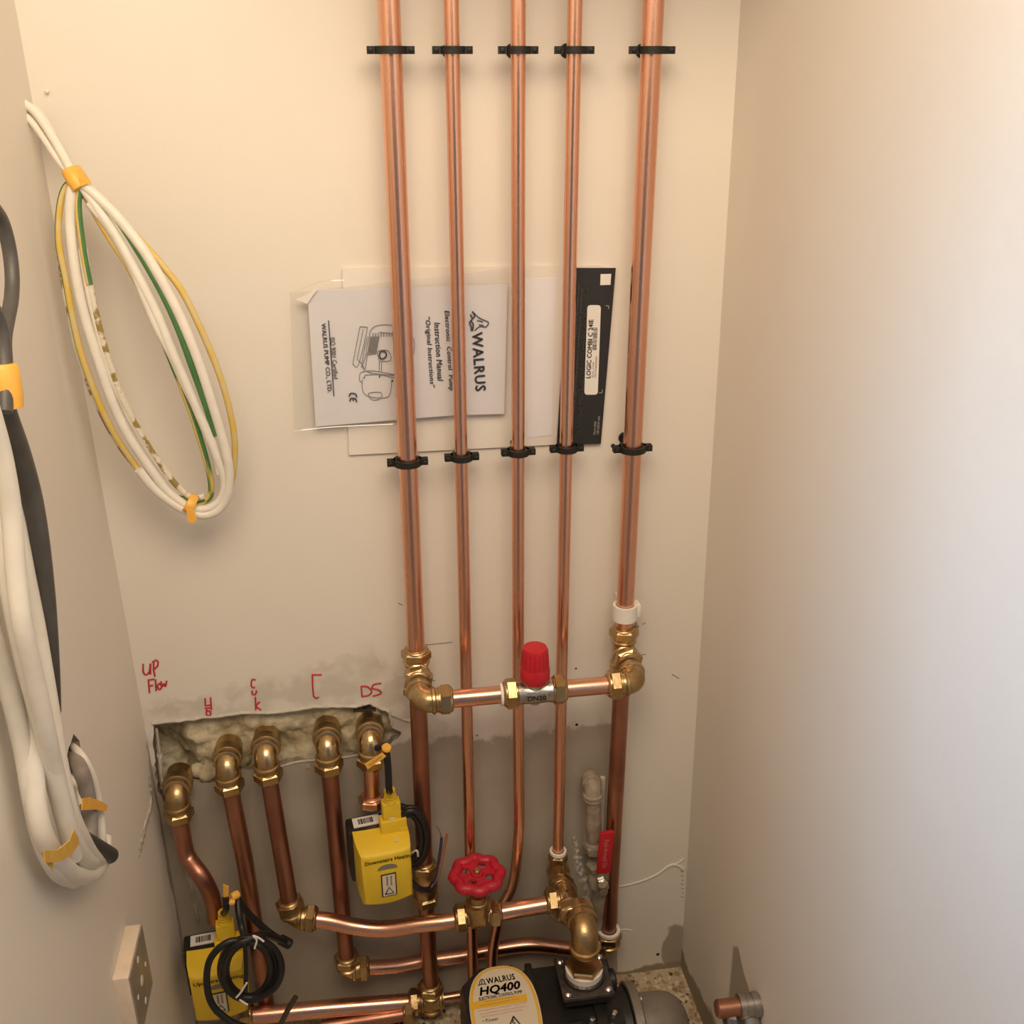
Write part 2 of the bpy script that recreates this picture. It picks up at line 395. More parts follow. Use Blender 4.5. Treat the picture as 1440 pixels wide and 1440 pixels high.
def thing(name, label, cat, loc, group=None):
    o = bpy.data.objects.new(name, None); o.empty_display_size = 0.01; C.objects.link(o)
    o.location = loc; o['_o'] = list(loc); o['label'] = label; o['category'] = cat
    if group: o['group'] = group
    return o
def tag(o, label, cat, group=None):
    o['label'] = label; o['category'] = cat
    if group: o['group'] = group
    return o

def text(s, c, u, n, w, h, parent, m='ink', name='lettering', bold=0.0, shear=0.0, spacing=1.0):
    """flat printed text fitted into w x h metres, baseline direction u, facing n"""
    cu = bpy.data.curves.new('t', 'FONT'); cu.body = s; cu.offset = 0; cu.space_character = spacing
    cu.align_x = 'LEFT'; cu.resolution_u = 2
    ob = bpy.data.objects.new('t', cu); C.objects.link(ob)
    dg = bpy.context.evaluated_depsgraph_get(); me = bpy.data.meshes.new_from_object(ob.evaluated_get(dg))
    bpy.data.objects.remove(ob)
    for v in me.vertices: v.co.x += shear * v.co.y
    xs = [v.co.x for v in me.vertices]; ys = [v.co.y for v in me.vertices]
    x0, x1, y0, y1 = min(xs), max(xs), min(ys), max(ys)
    u = V(u).normalized(); n = V(n).normalized(); up = n.cross(u).normalized(); c = V(c)
    mb = MB()
    mb.v = [c + u * ((v.co.x - x0) / (x1 - x0) - 0.5) * w + up * ((v.co.y - y0) / (y1 - y0) - 0.5) * h for v in me.vertices]
    mb.f = [tuple(p.vertices) for p in me.polygons]
    if bold:                           # heavier strokes: the same outlines again, shifted a little
        kx, ky = w / (x1 - x0), h / (y1 - y0); V0, F0, nv = list(mb.v), list(mb.f), len(mb.v)
        for i, (a, b) in enumerate(((1, 0), (-1, 0), (0, 1), (0, -1)), 1):
            mb.v += [p + u * (a * bold * kx) + up * (b * bold * ky) for p in V0]
            mb.f += [tuple(q + i * nv for q in f) for f in F0]
    mb.m = [0] * len(mb.f)
    o = mb.build(name, m, parent)
    bpy.data.meshes.remove(me); return o

def strokes(lines, r, fn, parent, m, name, flat=0.35, n=6, smooth=3, nrm=None):
    mb = MB()
    for L_ in lines:
        pts = [fn(*p) for p in L_]
        mb.tube(pts, r, n, smooth=smooth if len(pts) > 2 else 0)
    return mb.build(name, m, parent)

# ------------------------------------------------------------------ setting
def ragged(poly, step, amp, seed=0):
    rnd = random.Random(seed); out = []
    for i in range(len(poly)):
        a, b = V(poly[i]), V(poly[(i + 1) % len(poly)]); n = max(1, int((b - a).length / step))
        for k in range(n):
            p = a.lerp(b, k / n)
            out.append(p + V((rnd.uniform(-amp, amp), rnd.uniform(-amp, amp))))
    return out
def holed_wall(name, to3, outer, holes, depth_dir, mats, depths, thick=0.10):
    """flat wall with ragged openings cut in it; each opening has reveals and a back"""
    bm = bmesh.new()
    def loop(pts):
        vs_ = [bm.verts.new(to3(*p)) for p in pts]
        return vs_, [bm.edges.new((vs_[i], vs_[(i + 1) % len(vs_)])) for i in range(len(vs_))]
    ov, oe = loop(outer); edges = list(oe); hl = []
    for h in holes:
        v, e = loop(h); hl.append((v, e)); edges += e
    bmesh.ops.triangle_fill(bm, edges=edges, use_beauty=True)
    dd = V(depth_dir)
    for (v, e), dp in zip(hl, depths):
        bv = [bm.verts.new(q.co + dd * dp) for q in v]; n = len(v)
        for i in range(n):
            f = bm.faces.new((v[i], v[(i + 1) % n], bv[(i + 1) % n], bv[i])); f.material_index = 1
        be = [bm.edges.get((bv[i], bv[(i + 1) % n])) for i in range(n)]
        r = bmesh.ops.triangle_fill(bm, edges=be, use_beauty=True)
        for g_ in r['geom']:
            if isinstance(g_, bmesh.types.BMFace): g_.material_index = 1
    # outer sides and back
    bv = [bm.verts.new(q.co + dd * thick) for q in ov]; n = len(ov)
    for i in range(n): bm.faces.new((ov[i], ov[(i + 1) % n], bv[(i + 1) % n], bv[i]))
    bm.faces.new(bv)
    bmesh.ops.recalc_face_normals(bm, faces=bm.faces)
    me = bpy.data.meshes.new(name); bm.to_mesh(me); bm.free()
    for m in mats: me.materials.append(M[m])
    o = bpy.data.objects.new(name, me); C.objects.link(o); o['kind'] = 'structure'; o['_o'] = [0, 0, 0]
    return o

def px2(*q): p = at(*q, 0); return (p.x, p.z)
open_px = [(214, 1016), (262, 1012), (330, 1003), (400, 1000), (450, 993), (500, 993), (520, 989), (548, 1000), (552, 1022), (566, 1030), (548, 1050),
           (505, 1060), (470, 1066), (420, 1070), (385, 1080), (340, 1082), (318, 1096), (290, 1101), (262, 1098), (268, 1116), (250, 1132), (232, 1128), (222, 1112), (217, 1070)]
opening = ragged([px2(*p) for p in open_px], 0.007, 0.0018, 3)
ZT = 2.36
YF = -0.97
hole_s = ragged([px2(*p) for p in ((872, 620), (880, 617), (886, 622), (880, 629))], 0.01, 0.0005, 5)
wb = holed_wall('wall_back', lambda a, b: V((a, 0, b)), [(-0.42, -0.02), (0.56, -0.02), (0.56, ZT), (-0.42, ZT)], [opening], (0, 1, 0), ['wall_back', 'earth_brown'], [0.075])
def l2(px, py): p = atl(px, py, 0); return (p.y, p.z)
lhole = ragged([l2(*p) for p in ((104, 1033), (112, 1040), (114, 1062), (108, 1078), (100, 1100), (93, 1085), (94, 1062))], 0.008, 0.0015, 8)
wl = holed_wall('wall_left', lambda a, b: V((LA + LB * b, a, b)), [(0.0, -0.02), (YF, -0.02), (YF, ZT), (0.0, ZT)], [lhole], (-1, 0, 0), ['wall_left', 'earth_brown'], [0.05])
wr = holed_wall('wall_right', lambda a, b: V((RA + RB * b, a, b)), [(0.0, -0.02), (YF, -0.02), (YF, ZT), (0.0, ZT)], [], (1, 0, 0), ['wall_right', 'earth_brown'], [])
fl = MB().box((0.07, -0.9, -0.03), (0.70, 0, 0), (0, 1.0, 0), (0, 0, 0.03)).build('floor', 'terrazzo', origin=(0, 0, 0)); fl['kind'] = 'structure'
ce = MB().box((0.07, -0.43, ZT + 0.03), (0.50, 0, 0), (0, 0.56, 0), (0, 0, 0.03)).build('ceiling', 'ceiling', origin=(0, 0, 0)); ce['kind'] = 'structure'

# raised filler edges, cracks and lips that belong to the wall
mb = MB()
lip = []
for i_ in range(8):
    a_, b_ = V(px2(*open_px[i_])), V(px2(*open_px[i_ + 1]))
    for k_ in range(6): lip.append(a_.lerp(b_, k_ / 6) + V((random.uniform(-.001, .001), random.uniform(-.0012, .0012))))
mb.tube([V((a, -0.0005, b)) for a, b in lip], 0.0022, 6)
mb.tube([at(*p, 0.0005) for p in ((548, 1003), (560, 1008), (575, 1013), (590, 1010))], 0.0025, 6, smooth=4)
mb.tube([at(*p, 0.0) for p in ((385, 1081), (420, 1071), (470, 1067), (505, 1061), (545, 1052))], 0.0016, 6, smooth=4)
mb.build('plaster_lip', 'plaster_white', wb)
mb = MB()
mb.tube([at(*p, 0.0008) for p in ((868, 1247), (885, 1244), (905, 1238), (925, 1229), (940, 1218), (950, 1216), (961, 1222))], [0.0010, 0.0022], 7, smooth=4)
mb.tube([at(*p, 0.0008) for p in ((948, 1216), (956, 1212), (962, 1207))], 0.0012, 7, smooth=4)
mb.tube([at(*p, 0.0004) for p in ((868, 1310), (878, 1307), (890, 1309))], 0.0008, 6, smooth=4)
mb.build('plaster_ridge', 'wall_right', wb)
# rough patches of loose plaster that stand a little proud of the wall
def rough_patch(path, wid, name, m, amp=0.004, seed=0, fn=None):
    fn = fn or (lambda x, y, d: at(x, y, d)); pts = catmull([V((x, y, 0)) for x, y in path], 12); N = len(pts); W_ = 10; vs_ = []
    for i, p in enumerate(pts):
        tn = (pts[min(i + 1, N - 1)] - pts[max(i - 1, 0)]).normalized(); nr_ = V((-tn.y, tn.x, 0))
        ww = wid * (0.65 + 0.5 * noise.noise(V((i * 0.35, seed, 0)))) * math.sin(PI * min(1, max(0.03, i / (N - 1)))) ** 0.35
        for j in range(W_ + 1):
            f = j / W_ * 2 - 1; q = p + nr_ * f * ww
            d = amp * (1 - f * f) * (0.55 + 0.9 * noise.noise(V((q.x * 0.22, q.y * 0.22, seed)))) - 0.0006
            vs_.append(fn(q.x, q.y, d))
    fs = [(i * (W_ + 1) + j, (i + 1) * (W_ + 1) + j, (i + 1) * (W_ + 1) + j + 1, i * (W_ + 1) + j + 1) for i in range(N - 1) for j in range(W_)]
    mb = MB(); mb.add(vs_, fs); return mb.build(name, m, wb, sharp=180)
M['render_rough'] = mat('render_rough', (0.40, 0.35, 0.28), 0.85, 0, (0.56, 0.52, 0.44), 70, 1.0, 220)
rough_patch([(236, 1140), (246, 1175), (260, 1215), (270, 1255), (280, 1300)], 8, 'rough_render', 'render_rough', 0.006, 2)
rough_patch([(220, 1024), (224, 1060), (228, 1100), (236, 1125)], 5, 'rough_render', 'plaster_white', 0.006, 5)
rough_patch([(210, 1092), (214, 1125), (207, 1155), (200, 1185), (196, 1205)], 5, 'peeling_plaster', 'plaster_white', 0.004, 15, fn=lambda x, y, d: atl(x, y, d))
# screw holes and pencil ticks in the wall
mb = MB()
for (px, py, r) in ((925, 1342, 0.0030), (811, 1019, 0.0024), (862, 627, 0.0032), (671, 1034, 0.0012), (982, 1232, 0.0012), (810, 940, 0.0015)):
    mb.lathe(at(px, py, 0) + V((0, 0.002, 0)), (0, -1, 0), [(0, r), (0.0024, r * 0.9)], 7)
mb.build('screw_hole', 'ink', wb)
mb = MB()
for a, b in (((597, 907), (636, 903)), ((903, 878), (908, 876)), ((601, 955), (612, 957)), ((945, 948), (955, 954)), ((898, 922), (908, 920)), ((560, 848), (566, 851))):
    mb.tube([at(*a, 0.0002), at(*b, 0.0002)], 0.0006, 5)
for k in range(7):
    mb.tube([at(957 + (k % 3), 1225 + k * 6, 0.0002), at(961, 1226 + k * 6, 0.0002)], 0.0006, 5)
mb.build('pencil_tick', 'ink_grey', wb)

# handwriting in red marker
def hw(x, y): return at(180 + x * 0.3056, 900 + y * 0.3056, 0.0004)
def hand(lines, nm='handwriting', r=0.0011): strokes(lines, r, hw, wb, 'marker_red', nm)
hand([[(70, 110), (70, 145), (82, 160), (98, 146), (103, 108)], [(104, 108), (103, 158)], [(119, 98), (118, 135), (124, 168)], [(112, 102), (130, 92), (139, 104), (134, 122), (120, 134)]])
hand([[(94, 182), (99, 243)], [(92, 184), (120, 180)], [(97, 212), (116, 208)], [(126, 180), (130, 234)], [(140, 202), (136, 216), (146, 228), (155, 214), (146, 200), (140, 204)], [(152, 190), (158, 214), (165, 200), (172, 214), (178, 188)]])
hand([[(355, 268), (356, 302)], [(380, 264), (384, 320)], [(356, 302), (382, 298)], [(353, 314), (384, 311)], [(362, 320), (362, 346), (380, 344), (378, 328), (362, 326)]])
hand([[(588, 184), (573, 181), (567, 198), (571, 216), (585, 219)], [(571, 232), (573, 248), (586, 250), (592, 232)], [(586, 264), (588, 322)], [(606, 284), (590, 304), (612, 322)], [(584, 264), (590, 264)]])
hand([[(892, 160), (846, 160)], [(848, 160), (850, 215), (854, 258)], [(854, 258), (866, 268), (878, 262)]])
hand([[(1073, 212), (1077, 260)], [(1071, 214), (1100, 214), (1121, 234), (1108, 254), (1075, 260)], [(1166, 199), (1132, 204), (1124, 222), (1154, 230), (1164, 246), (1126, 258)]])

# foam packed into the chased opening
mb = MB(); nx, nz = 150, 60
x0, x1, z0, z1 = -0.285, 0.035, 0.395, 0.578
vs_ = []
for i in range(nx + 1):
    for j in range(nz + 1):
        x = x0 + (x1 - x0) * i / nx; z = z0 + (z1 - z0) * j / nz
        q = V((x * 22, 0.3, z * 22)); q2 = V((x * 70, 1.3, z * 70))
        h = noise.noise(q) * 0.013 + noise.noise(q2) * 0.005 + noise.noise(V((x * 180, 5, z * 180))) * 0.0018
        y = 0.010 - h
        y += 0.022 * min(1, max(0, (-0.232 - x + 0.012 * noise.noise(V((x * 50, 3, z * 50)))) / 0.018))
        top = 0.548 + (x + 0.25) * 0.02
        y += max(0, z - top + 0.016) * 1.0
        vs_.append(V((x, max(-0.002, y), z)))
fs = [(i * (nz + 1) + j, (i + 1) * (nz + 1) + j, (i + 1) * (nz + 1) + j + 1, i * (nz + 1) + j + 1) for i in range(nx) for j in range(nz)]
mb.add(vs_, fs)
o = mb.build('insulation_foam', 'foam', sharp=180)
tag(o, 'lumpy cream insulation foam packed in the ragged wall opening behind the brass elbows', 'insulation')
# lump of foam that spills below the left part of the opening
mb = MB()
for (px, py, r) in ((290, 1094, .012), (304, 1092, .010), (276, 1090, .010), (340, 1078, 0.008), (345, 1075, 0.007)):
    mb.lathe(at(px, py, 0) + V((0, 0.012, 0)), (0, -1, 0), [(0, r), (r * .6, r * .9), (r * 1.0, r * .6), (r * 1.15, r * .15)], 12)
o2 = mb.build('foam_lump', 'foam', o)
# metal mesh strip by the DS elbow
mb = MB()
for k in range(12):
    mb.tube([at(497 + k * 2.7, 991, -0.004), at(498 + k * 2.7, 1001, -0.004)], 0.0006, 5)
for k in range(4):
    mb.tube([at(496, 992 + k * 3, -0.0045), at(528, 990 + k * 3, -0.0045)], 0.0005, 5)
mb.box(at(512, 998, -0.010), (0.017, 0, 0), (0, 0.001, 0), (0, 0, 0.007))
o = mb.build('mesh_strip', 'clip_black'); tag(o, 'small dark metal lath strip above the elbow marked DS', 'lath strip')

# ------------------------------------------------------------------ pipes and fittings
R22, R15 = 0.0108, 0.0074
DV = 0.038
def pipe(pts, r, label, m='copper', smooth=0, n=22, cat='pipe', group=None, name='copper_pipe'):
    o = MB().tube(pts, r, n, smooth=smooth).build(name, m); return tag(o, label, cat, group)
def arc_pts(p, d1, d2, L, rb, n=8):
    """points from p+d1*L round a bend at p to p+d2*L"""
    p, d1, d2 = V(p), V(d1).normalized(), V(d2).normalized()
    a, b = p + d1 * rb, p + d2 * rb; out = [p + d1 * L]
    for i in range(n + 1):
        t = i / n; out.append(a * (1 - t) ** 2 + p * 2 * t * (1 - t) + b * t * t)
    out.append(p + d2 * L); return out
def elbow(p, d1, d2, label, L1=0.026, L2=0.026, r=0.0142, nr=0.0185, nuts=(1, 1), m='brass', nh=0.015, ring=True, ptfe=None, mn=None, nm='elbow_fitting'):
    t = thing(nm, label, 'pipe fitting', p)
    d1, d2 = V(d1).normalized(), V(d2).normalized(); mn = mn or m
    mb = MB(); mb.tube(arc_pts(p, d1, d2, max(L1, L2) * 0.98, r * 1.15, 8), r, 20)
    for d, L in ((d1, L1), (d2, L2)):
        mb.lathe(V(p) + d * (L - 0.010), d, [(0, r), (0.0012, r * 1.14), (0.004, r * 1.16), (0.0055, r * 1.02), (0.008, r * 1.0), (0.0085, r * 1.08), (0.010, r * 1.08)], 24)
    mb.build('body', m, t)
    for d, L, k in ((d1, L1, nuts[0]), (d2, L2, nuts[1])):
        if k:
            MB().nut(V(p) + d * L, d, nr, nh).build('nut', mn, t)
            if ptfe is not None and d in (ptfe,): pass
    return t
def tee(p, dirs, label, L=0.022, r=0.0142, nr=0.0185, nuts=None, m='brass', nh=0.015, nm='tee_fitting', Ls=None):
    t = thing(nm, label, 'pipe fitting', p); nuts = nuts or [1] * len(dirs); Ls = Ls or [L] * len(dirs)
    mb = MB()
    mb.tube([V(p) + V(dirs[0]).normalized() * Ls[0], V(p) + V(dirs[1]).normalized() * Ls[1]], r, 22)
    for d, l in list(zip(dirs, Ls))[2:]: mb.tube([V(p), V(p) + V(d).normalized() * l], r, 22)
    for d, l in zip(dirs, Ls):
        mb.lathe(V(p) + V(d).normalized() * (l - 0.007), d, [(0, r), (0.001, r * 1.14), (0.0035, r * 1.16), (0.005, r * 1.03), (0.007, r * 1.02)], 24)
    mb.build('body', m, t)
    for d, l, k in zip(dirs, Ls, nuts):
        if k: MB().nut(V(p) + V(d).normalized() * l, d, nr, nh).build('nut', m, t)
    return t
def wash(p, d, r, parent=None, h=0.003, name='seal_ring'):
    return MB().lathe(p, d, [(0, r * 0.72), (0, r), (h, r), (h, r * 0.72)], 20, caps=False).build(name, 'ptfe', parent)

UP, DN, OUT, IN, RT, LF = V((0, 0, 1)), V((0, 0, -1)), V((0, -1, 0)), V((0, 1, 0)), V((1, 0, 0)), V((-1, 0, 0))
X1, X2, X3, X4, X5 = 0.0520, 0.1130, 0.1775, 0.2335, 0.3110
ZTOP = 1.46
# top right valve reach: pipes rise to the boiler above the frame
zt = 0.586                                 # height of the bypass bar
DB = 0.102                                 # its distance from the wall
def P3(x, z, d=DV): return V((x, -d, z))
pipe([P3(X1 + 0.002, ZTOP), P3(X1, zt + 0.030)], R22, 'leftmost tall wide copper pipe, from the top down to the brass tee', 'copper')
pipe([P3(X5 + 0.001, ZTOP), P3(X5, zt + 0.034)], R22, 'rightmost tall wide copper pipe passing down through the white clip', 'copper')
pipe([P3(X2, ZTOP), P3(X2 - 0.001, 0.30), P3(X2 - 0.001, 0.02)], R15, 'second tall copper pipe from the left, running down behind the red handwheel', 'copper')
zb3 = at(735, 1175, DV).z
pipe([P3(X3, ZTOP), P3(X3, 0.6), P3(X3 + 0.001, zb3 + 0.04), P3(X3, zb3), at(722, 1240, DV), at(705, 1280, DV), at(694, 1330, DV), at(692, 1370, DV), at(690, 1400, DV), P3(0.142, 0.02)], R15,
     'middle tall copper pipe, bent to the left near the floor', 'copper', smooth=7)
pipe([P3(X4, ZTOP), P3(X4 - 0.001, 0.285)], R15, 'fourth tall copper pipe from the left, ending in the small white-ringed nut', 'copper')

# tees on pipes 1 and 5
tl = P3(X1, zt + 0.004); tr_ = P3(X5, zt + 0.006)
tee(tl, (UP, DN, OUT), 'brass tee on the leftmost pipe at the left end of the bypass bar', m='brass', nuts=[1, 1, 1], Ls=[0.016, 0.022, 0.018], nh=0.013)
tee(tr_, (UP, DN, OUT), 'brass tee on the rightmost pipe below the white clip', m='brass', nuts=[1, 1, 1], Ls=[0.021, 0.022, 0.018], nh=0.013)
el_l = V((X1, -DB, zt)); el_r = V((X5, -DB, zt))
e = elbow(el_l, IN, RT, 'brass elbow turning right into the bypass bar, left end', L1=0.028, L2=0.022, nuts=(0, 1), nh=0.014)
e = elbow(el_r, IN, LF, 'brass elbow turning left into the bypass bar, right end', L1=0.028, L2=0.020, nuts=(0, 1), nh=0.015)
XV = at(752, 974, DB).x
pipe([V((X1 + 0.034, -DB, zt)), V((XV - 0.030, -DB, zt))], R22, 'short horizontal copper pipe left of the red-capped valve', 'copper')
pipe([V((XV + 0.030, -DB, zt)), V((X5 - 0.032, -DB, zt))], R22, 'short horizontal copper pipe right of the red-capped valve', 'copper')
# bypass valve
t = thing('bypass_valve', 'nickel bypass valve with tall red plastic cap in the middle of the bar', 'valve', (XV, -DB, zt))
mb = MB(); c = V((XV, -DB, zt))
mb.lathe(c - RT * 0.026, RT, [(0, 0.0140), (0.007, 0.0148), (0.010, 0.0138), (0.018, 0.0142), (0.026, 0.0148), (0.034, 0.0142), (0.042, 0.0138), (0.045, 0.0148), (0.052, 0.0140)], 24)
mb.lathe(c, UP, [(0, 0.010), (0.010, 0.0125), (0.017, 0.0150), (0.022, 0.0150)], 24)
mb.box(c + OUT * 0.0135, RT * 0.013, OUT * 0.0015, UP * 0.0045, bev=0.0012)
mb.lathe(c, DN, [(0, 0.008), (0.016, 0.006), (0.0175, 0.004)], 12)
mb.build('body', 'nickel', t)
MB().nut(c - RT * 0.0215, LF, 0.0188, 0.015).build('nut', 'brass', t); MB().nut(c + RT * 0.0215, RT, 0.0188, 0.015).build('nut', 'brass', t)
wash(c - RT * 0.0385, LF, 0.0135, t)
mb = MB()
prof = [(0.016, 0.0165), (0.020, 0.0178), (0.031, 0.0178), (0.034, 0.0165), (0.036, 0.0163), (0.058, 0.0150), (0.0605, 0.0138), (0.0615, 0.0105)]
mb.lathe(c, UP, prof, 36)
for k in range(18):
    a = 2 * PI * k / 18
    mb.tube([c + V((math.cos(a) * 0.0165, math.sin(a) * 0.0165, 0.036)), c + V((math.cos(a) * 0.0149, math.sin(a) * 0.0152, 0.057))], 0.0007, 5)
mb.build('cap', 'red_plastic', t)
text('DN20', c + OUT * 0.0153, RT, OUT, 0.022, 0.006, t, 'flange', bold=0.02)

# lower runs of pipes 1 and 5
z_c = at(597, 1240, DV).z
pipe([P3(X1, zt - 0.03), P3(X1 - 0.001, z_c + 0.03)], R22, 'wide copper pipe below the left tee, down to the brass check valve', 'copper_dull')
t = thing('check_valve', 'dull brass coupling valve on the leftmost pipe right of the Downstairs Heating box', 'valve', P3(X1 - 0.002, z_c))
mb = MB(); c = P3(X1 - 0.002, z_c)
mb.lathe(c - UP * 0.030, UP, [(0, 0.013), (0.010, 0.015), (0.018, 0.017), (0.030, 0.0175), (0.040, 0.016), (0.052, 0.014), (0.058, 0.0135)], 24)
mb.build('body', 'brass_dull', t)
MB().nut(c + UP * 0.020, UP, 0.0185, 0.014).build('nut', 'brass_dull', t); MB().nut(c - UP * 0.022, DN, 0.0185, 0.014).build('nut', 'brass_dull', t)
pb = at(606, 1403, DV)
pipe([c - UP * 0.034, P3(pb.x + 0.001, pb.z + 0.03)], R22, 'copper pipe from the check valve down to the lowest brass tee', 'copper_dull')
z5 = at(862, 1325, 0.035).z
pipe([P3(X5, zt - 0.03), V((X5 - 0.001, -0.033, z5 + 0.018))], R22, 'wide copper pipe below the right tee, beside the red lever', 'copper_dull')

# pipe clips: two-part ring clips screwed to the wall
def clip(x, z, r, label, grp):
    t = thing('pipe_clip', label, 'pipe clip', (x, -DV, z), grp)
    hh = 0.0035
    for sgn, nm in ((-1, 'front_half'), (1, 'back_half')):
        mb = MB(); ro, ri = r + 0.0050, r + 0.0006; N = 12; vs_ = []
        for i in range(N + 1):
            a = PI * i / N
            for rr in (ri, ro):
                for zz in (-hh, hh): vs_.append(V((x + math.cos(a) * rr, -DV + sgn * (math.sin(a) * rr + 0.0004), z + zz)))
        fs = []
        for i in range(N):
            o = i * 4; fs += [(o, o + 4, o + 5, o + 1), (o + 2, o + 3, o + 7, o + 6), (o + 1, o + 5, o + 7, o + 3), (o, o + 2, o + 6, o + 4)]
        fs += [(0, 1, 3, 2), (N * 4, N * 4 + 2, N * 4 + 3, N * 4 + 1)]
        mb.add(vs_, fs)
        for s_ in (-1, 1):
            mb.box((x + s_ * (ro + 0.0022), -DV + sgn * 0.0024, z), (0.0048, 0, 0), (0, 0.0020, 0), (0, 0, hh))
        mb.build(nm, 'clip_black', t)
    for s_ in (-1, 1): MB().lathe((x + s_ * (r + 0.0085), -DV - 0.0046, z), OUT, [(0, 0.0026), (0.0012, 0.0026), (0.002, 0.001)], 10).build('screw', 'clip_black', t)
    MB().tube([(x, -DV + r + 0.004, z), (x, 0.004, z)], 0.004, 10).build('stem', 'clip_black', t)
    MB().lathe((x, 0.0, z), OUT, [(0, 0.007), (0.002, 0.007), (0.003, 0.006)], 16).build('back_plate', 'clip_black', t)
names = ['leftmost', 'second', 'middle', 'fourth', 'rightmost']
zu = at(725, 70, DV + 0.016).z
lowpx = [(571, 652), (649, 645), (725, 638), (791, 633), (885, 633)]
for i, (x, r) in enumerate(zip((X1, X2, X3, X4, X5), (R22, R15, R15, R15, R22))):
    zz = at(*lowpx[i], DV + 0.006).z
    clip(x + 0.0015 if i in (0, 4) else x, zu, r, 'black ring clip near the top of the %s tall copper pipe' % names[i], 'upper row of pipe clips')
    clip(x, zz, r, 'black ring clip level with the manuals on the %s tall copper pipe' % names[i], 'lower row of pipe clips')
# white clip on pipe 5
zc = at(874, 866, DV + 0.01).z
t = thing('white_pipe_clip', 'white plastic clip with a protruding screw on the rightmost pipe', 'pipe clip', (X5, -DV, zc))
mb = MB(); mb.lathe((X5, -DV, zc - 0.010), UP, [(0, R22 + 0.0006), (0, R22 + 0.0042), (0.020, R22 + 0.0042), (0.020, R22 + 0.0006)], 28, caps=False)
mb.box((X5 + 0.015, -DV + 0.004, zc + 0.001), (0.0045, 0, 0), (0, 0.008, 0), (0, 0, 0.0085), bev=0.002)
mb.box((X5 + 0.004, -DV + 0.022, zc), (0.008, 0, 0), (0, 0.0145, 0), (0, 0, 0.0085))
mb.build('band', 'white_plastic', t)
mb = MB(); a = at(893, 872, DV); b = at(896, 882, DV); mb.tube([a, b], 0.0016, 8); mb.lathe(b + (a - b) * 0.1, b - a, [(0, 0.003), (0.001, 0.003), (0.002, 0.0015)], 10)
mb.build('screw', 'steel', t)

# five elbows coming out of the wall opening
dE = 0.034
ebx = [(247, 1117), (318, 1076), (373, 1061), (460, 1048), (521, 1041)]
what = ['brass elbow at the far left of the wall opening, lowest of the five', 'second brass elbow from the left in the wall opening', 'brass elbow in the middle of the wall opening, under the word marked in red',
        'fourth brass elbow from the left in the wall opening', 'brass elbow in the wall opening beneath the red DS marking']
EP = []
pend = [(256, 1170), (329, 1140), (383, 1125), (466, 1110), (522, 1100)]
for i, (q, w) in enumerate(zip(ebx, what)):
    p = at(*q, dE); EP.append(p)
    dn = (at(*pend[i], dE - 0.002) - p); dn.normalize()
    inn = V((0.0, 1, 0.0))
    elbow(p, inn, dn, w, L1=0.014, L2=0.024, m='brass_dull' if i in (0,) else 'brass', nuts=(0, 1), nh=0.015, nm='wall_elbow')
    pp = p + IN * 0.013
    mb = MB(); mb.lathe(pp, IN, [(-0.002, 0.0150), (0, 0.0182), (0.004, 0.0186), (0.007, 0.0172), (0.010, 0.0178), (0.014, 0.0178), (0.016, 0.0168), (0.030, 0.0165)], 24)
    mb.build('wall_sleeve', 'brass_dull', bpy.context.scene.collection.objects[-3] if False else bpy.data.objects[[o.name for o in bpy.data.objects if o.name.startswith('wall_elbow')][-1]])
def down(i, L=0.036): 
    p = EP[i]; q = at(*pend[i], dE - 0.002) - p; q.normalize(); return p + q * L
# 1: curved pipe to the Upstairs valve
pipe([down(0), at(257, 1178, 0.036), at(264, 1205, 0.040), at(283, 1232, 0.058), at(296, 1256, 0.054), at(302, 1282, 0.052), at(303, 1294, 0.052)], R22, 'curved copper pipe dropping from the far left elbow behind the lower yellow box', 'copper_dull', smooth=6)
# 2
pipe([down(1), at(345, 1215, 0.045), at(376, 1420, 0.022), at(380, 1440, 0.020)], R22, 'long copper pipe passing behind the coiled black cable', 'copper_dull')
# 3
e3 = at(413, 1290, 0.062)
d3 = (at(405, 1262, 0.058) - e3).normalized()
pipe([down(2), e3 + d3 * 0.02], R22, 'copper pipe from the middle wall elbow down to the lower left brass elbow', 'copper_dull')
dr = (at(443, 1292, 0.066) - e3).normalized()
elbow(e3, d3, dr, 'dull brass elbow at the left end of the sagging horizontal pipe', L1=0.014, L2=0.016, m='brass_dull', nh=0.013, nr=0.0192)
VX = at(672, 1287, 0.090); 
pipe([e3 + dr * 0.022, at(462, 1295, 0.068), at(500, 1303, 0.072), at(540, 1306, 0.078), at(585, 1300, 0.084), at(625, 1296, 0.089), at(655, 1291, 0.090)], R22, 'sagging horizontal copper pipe leading to the red handwheel valve', 'copper', smooth=7)
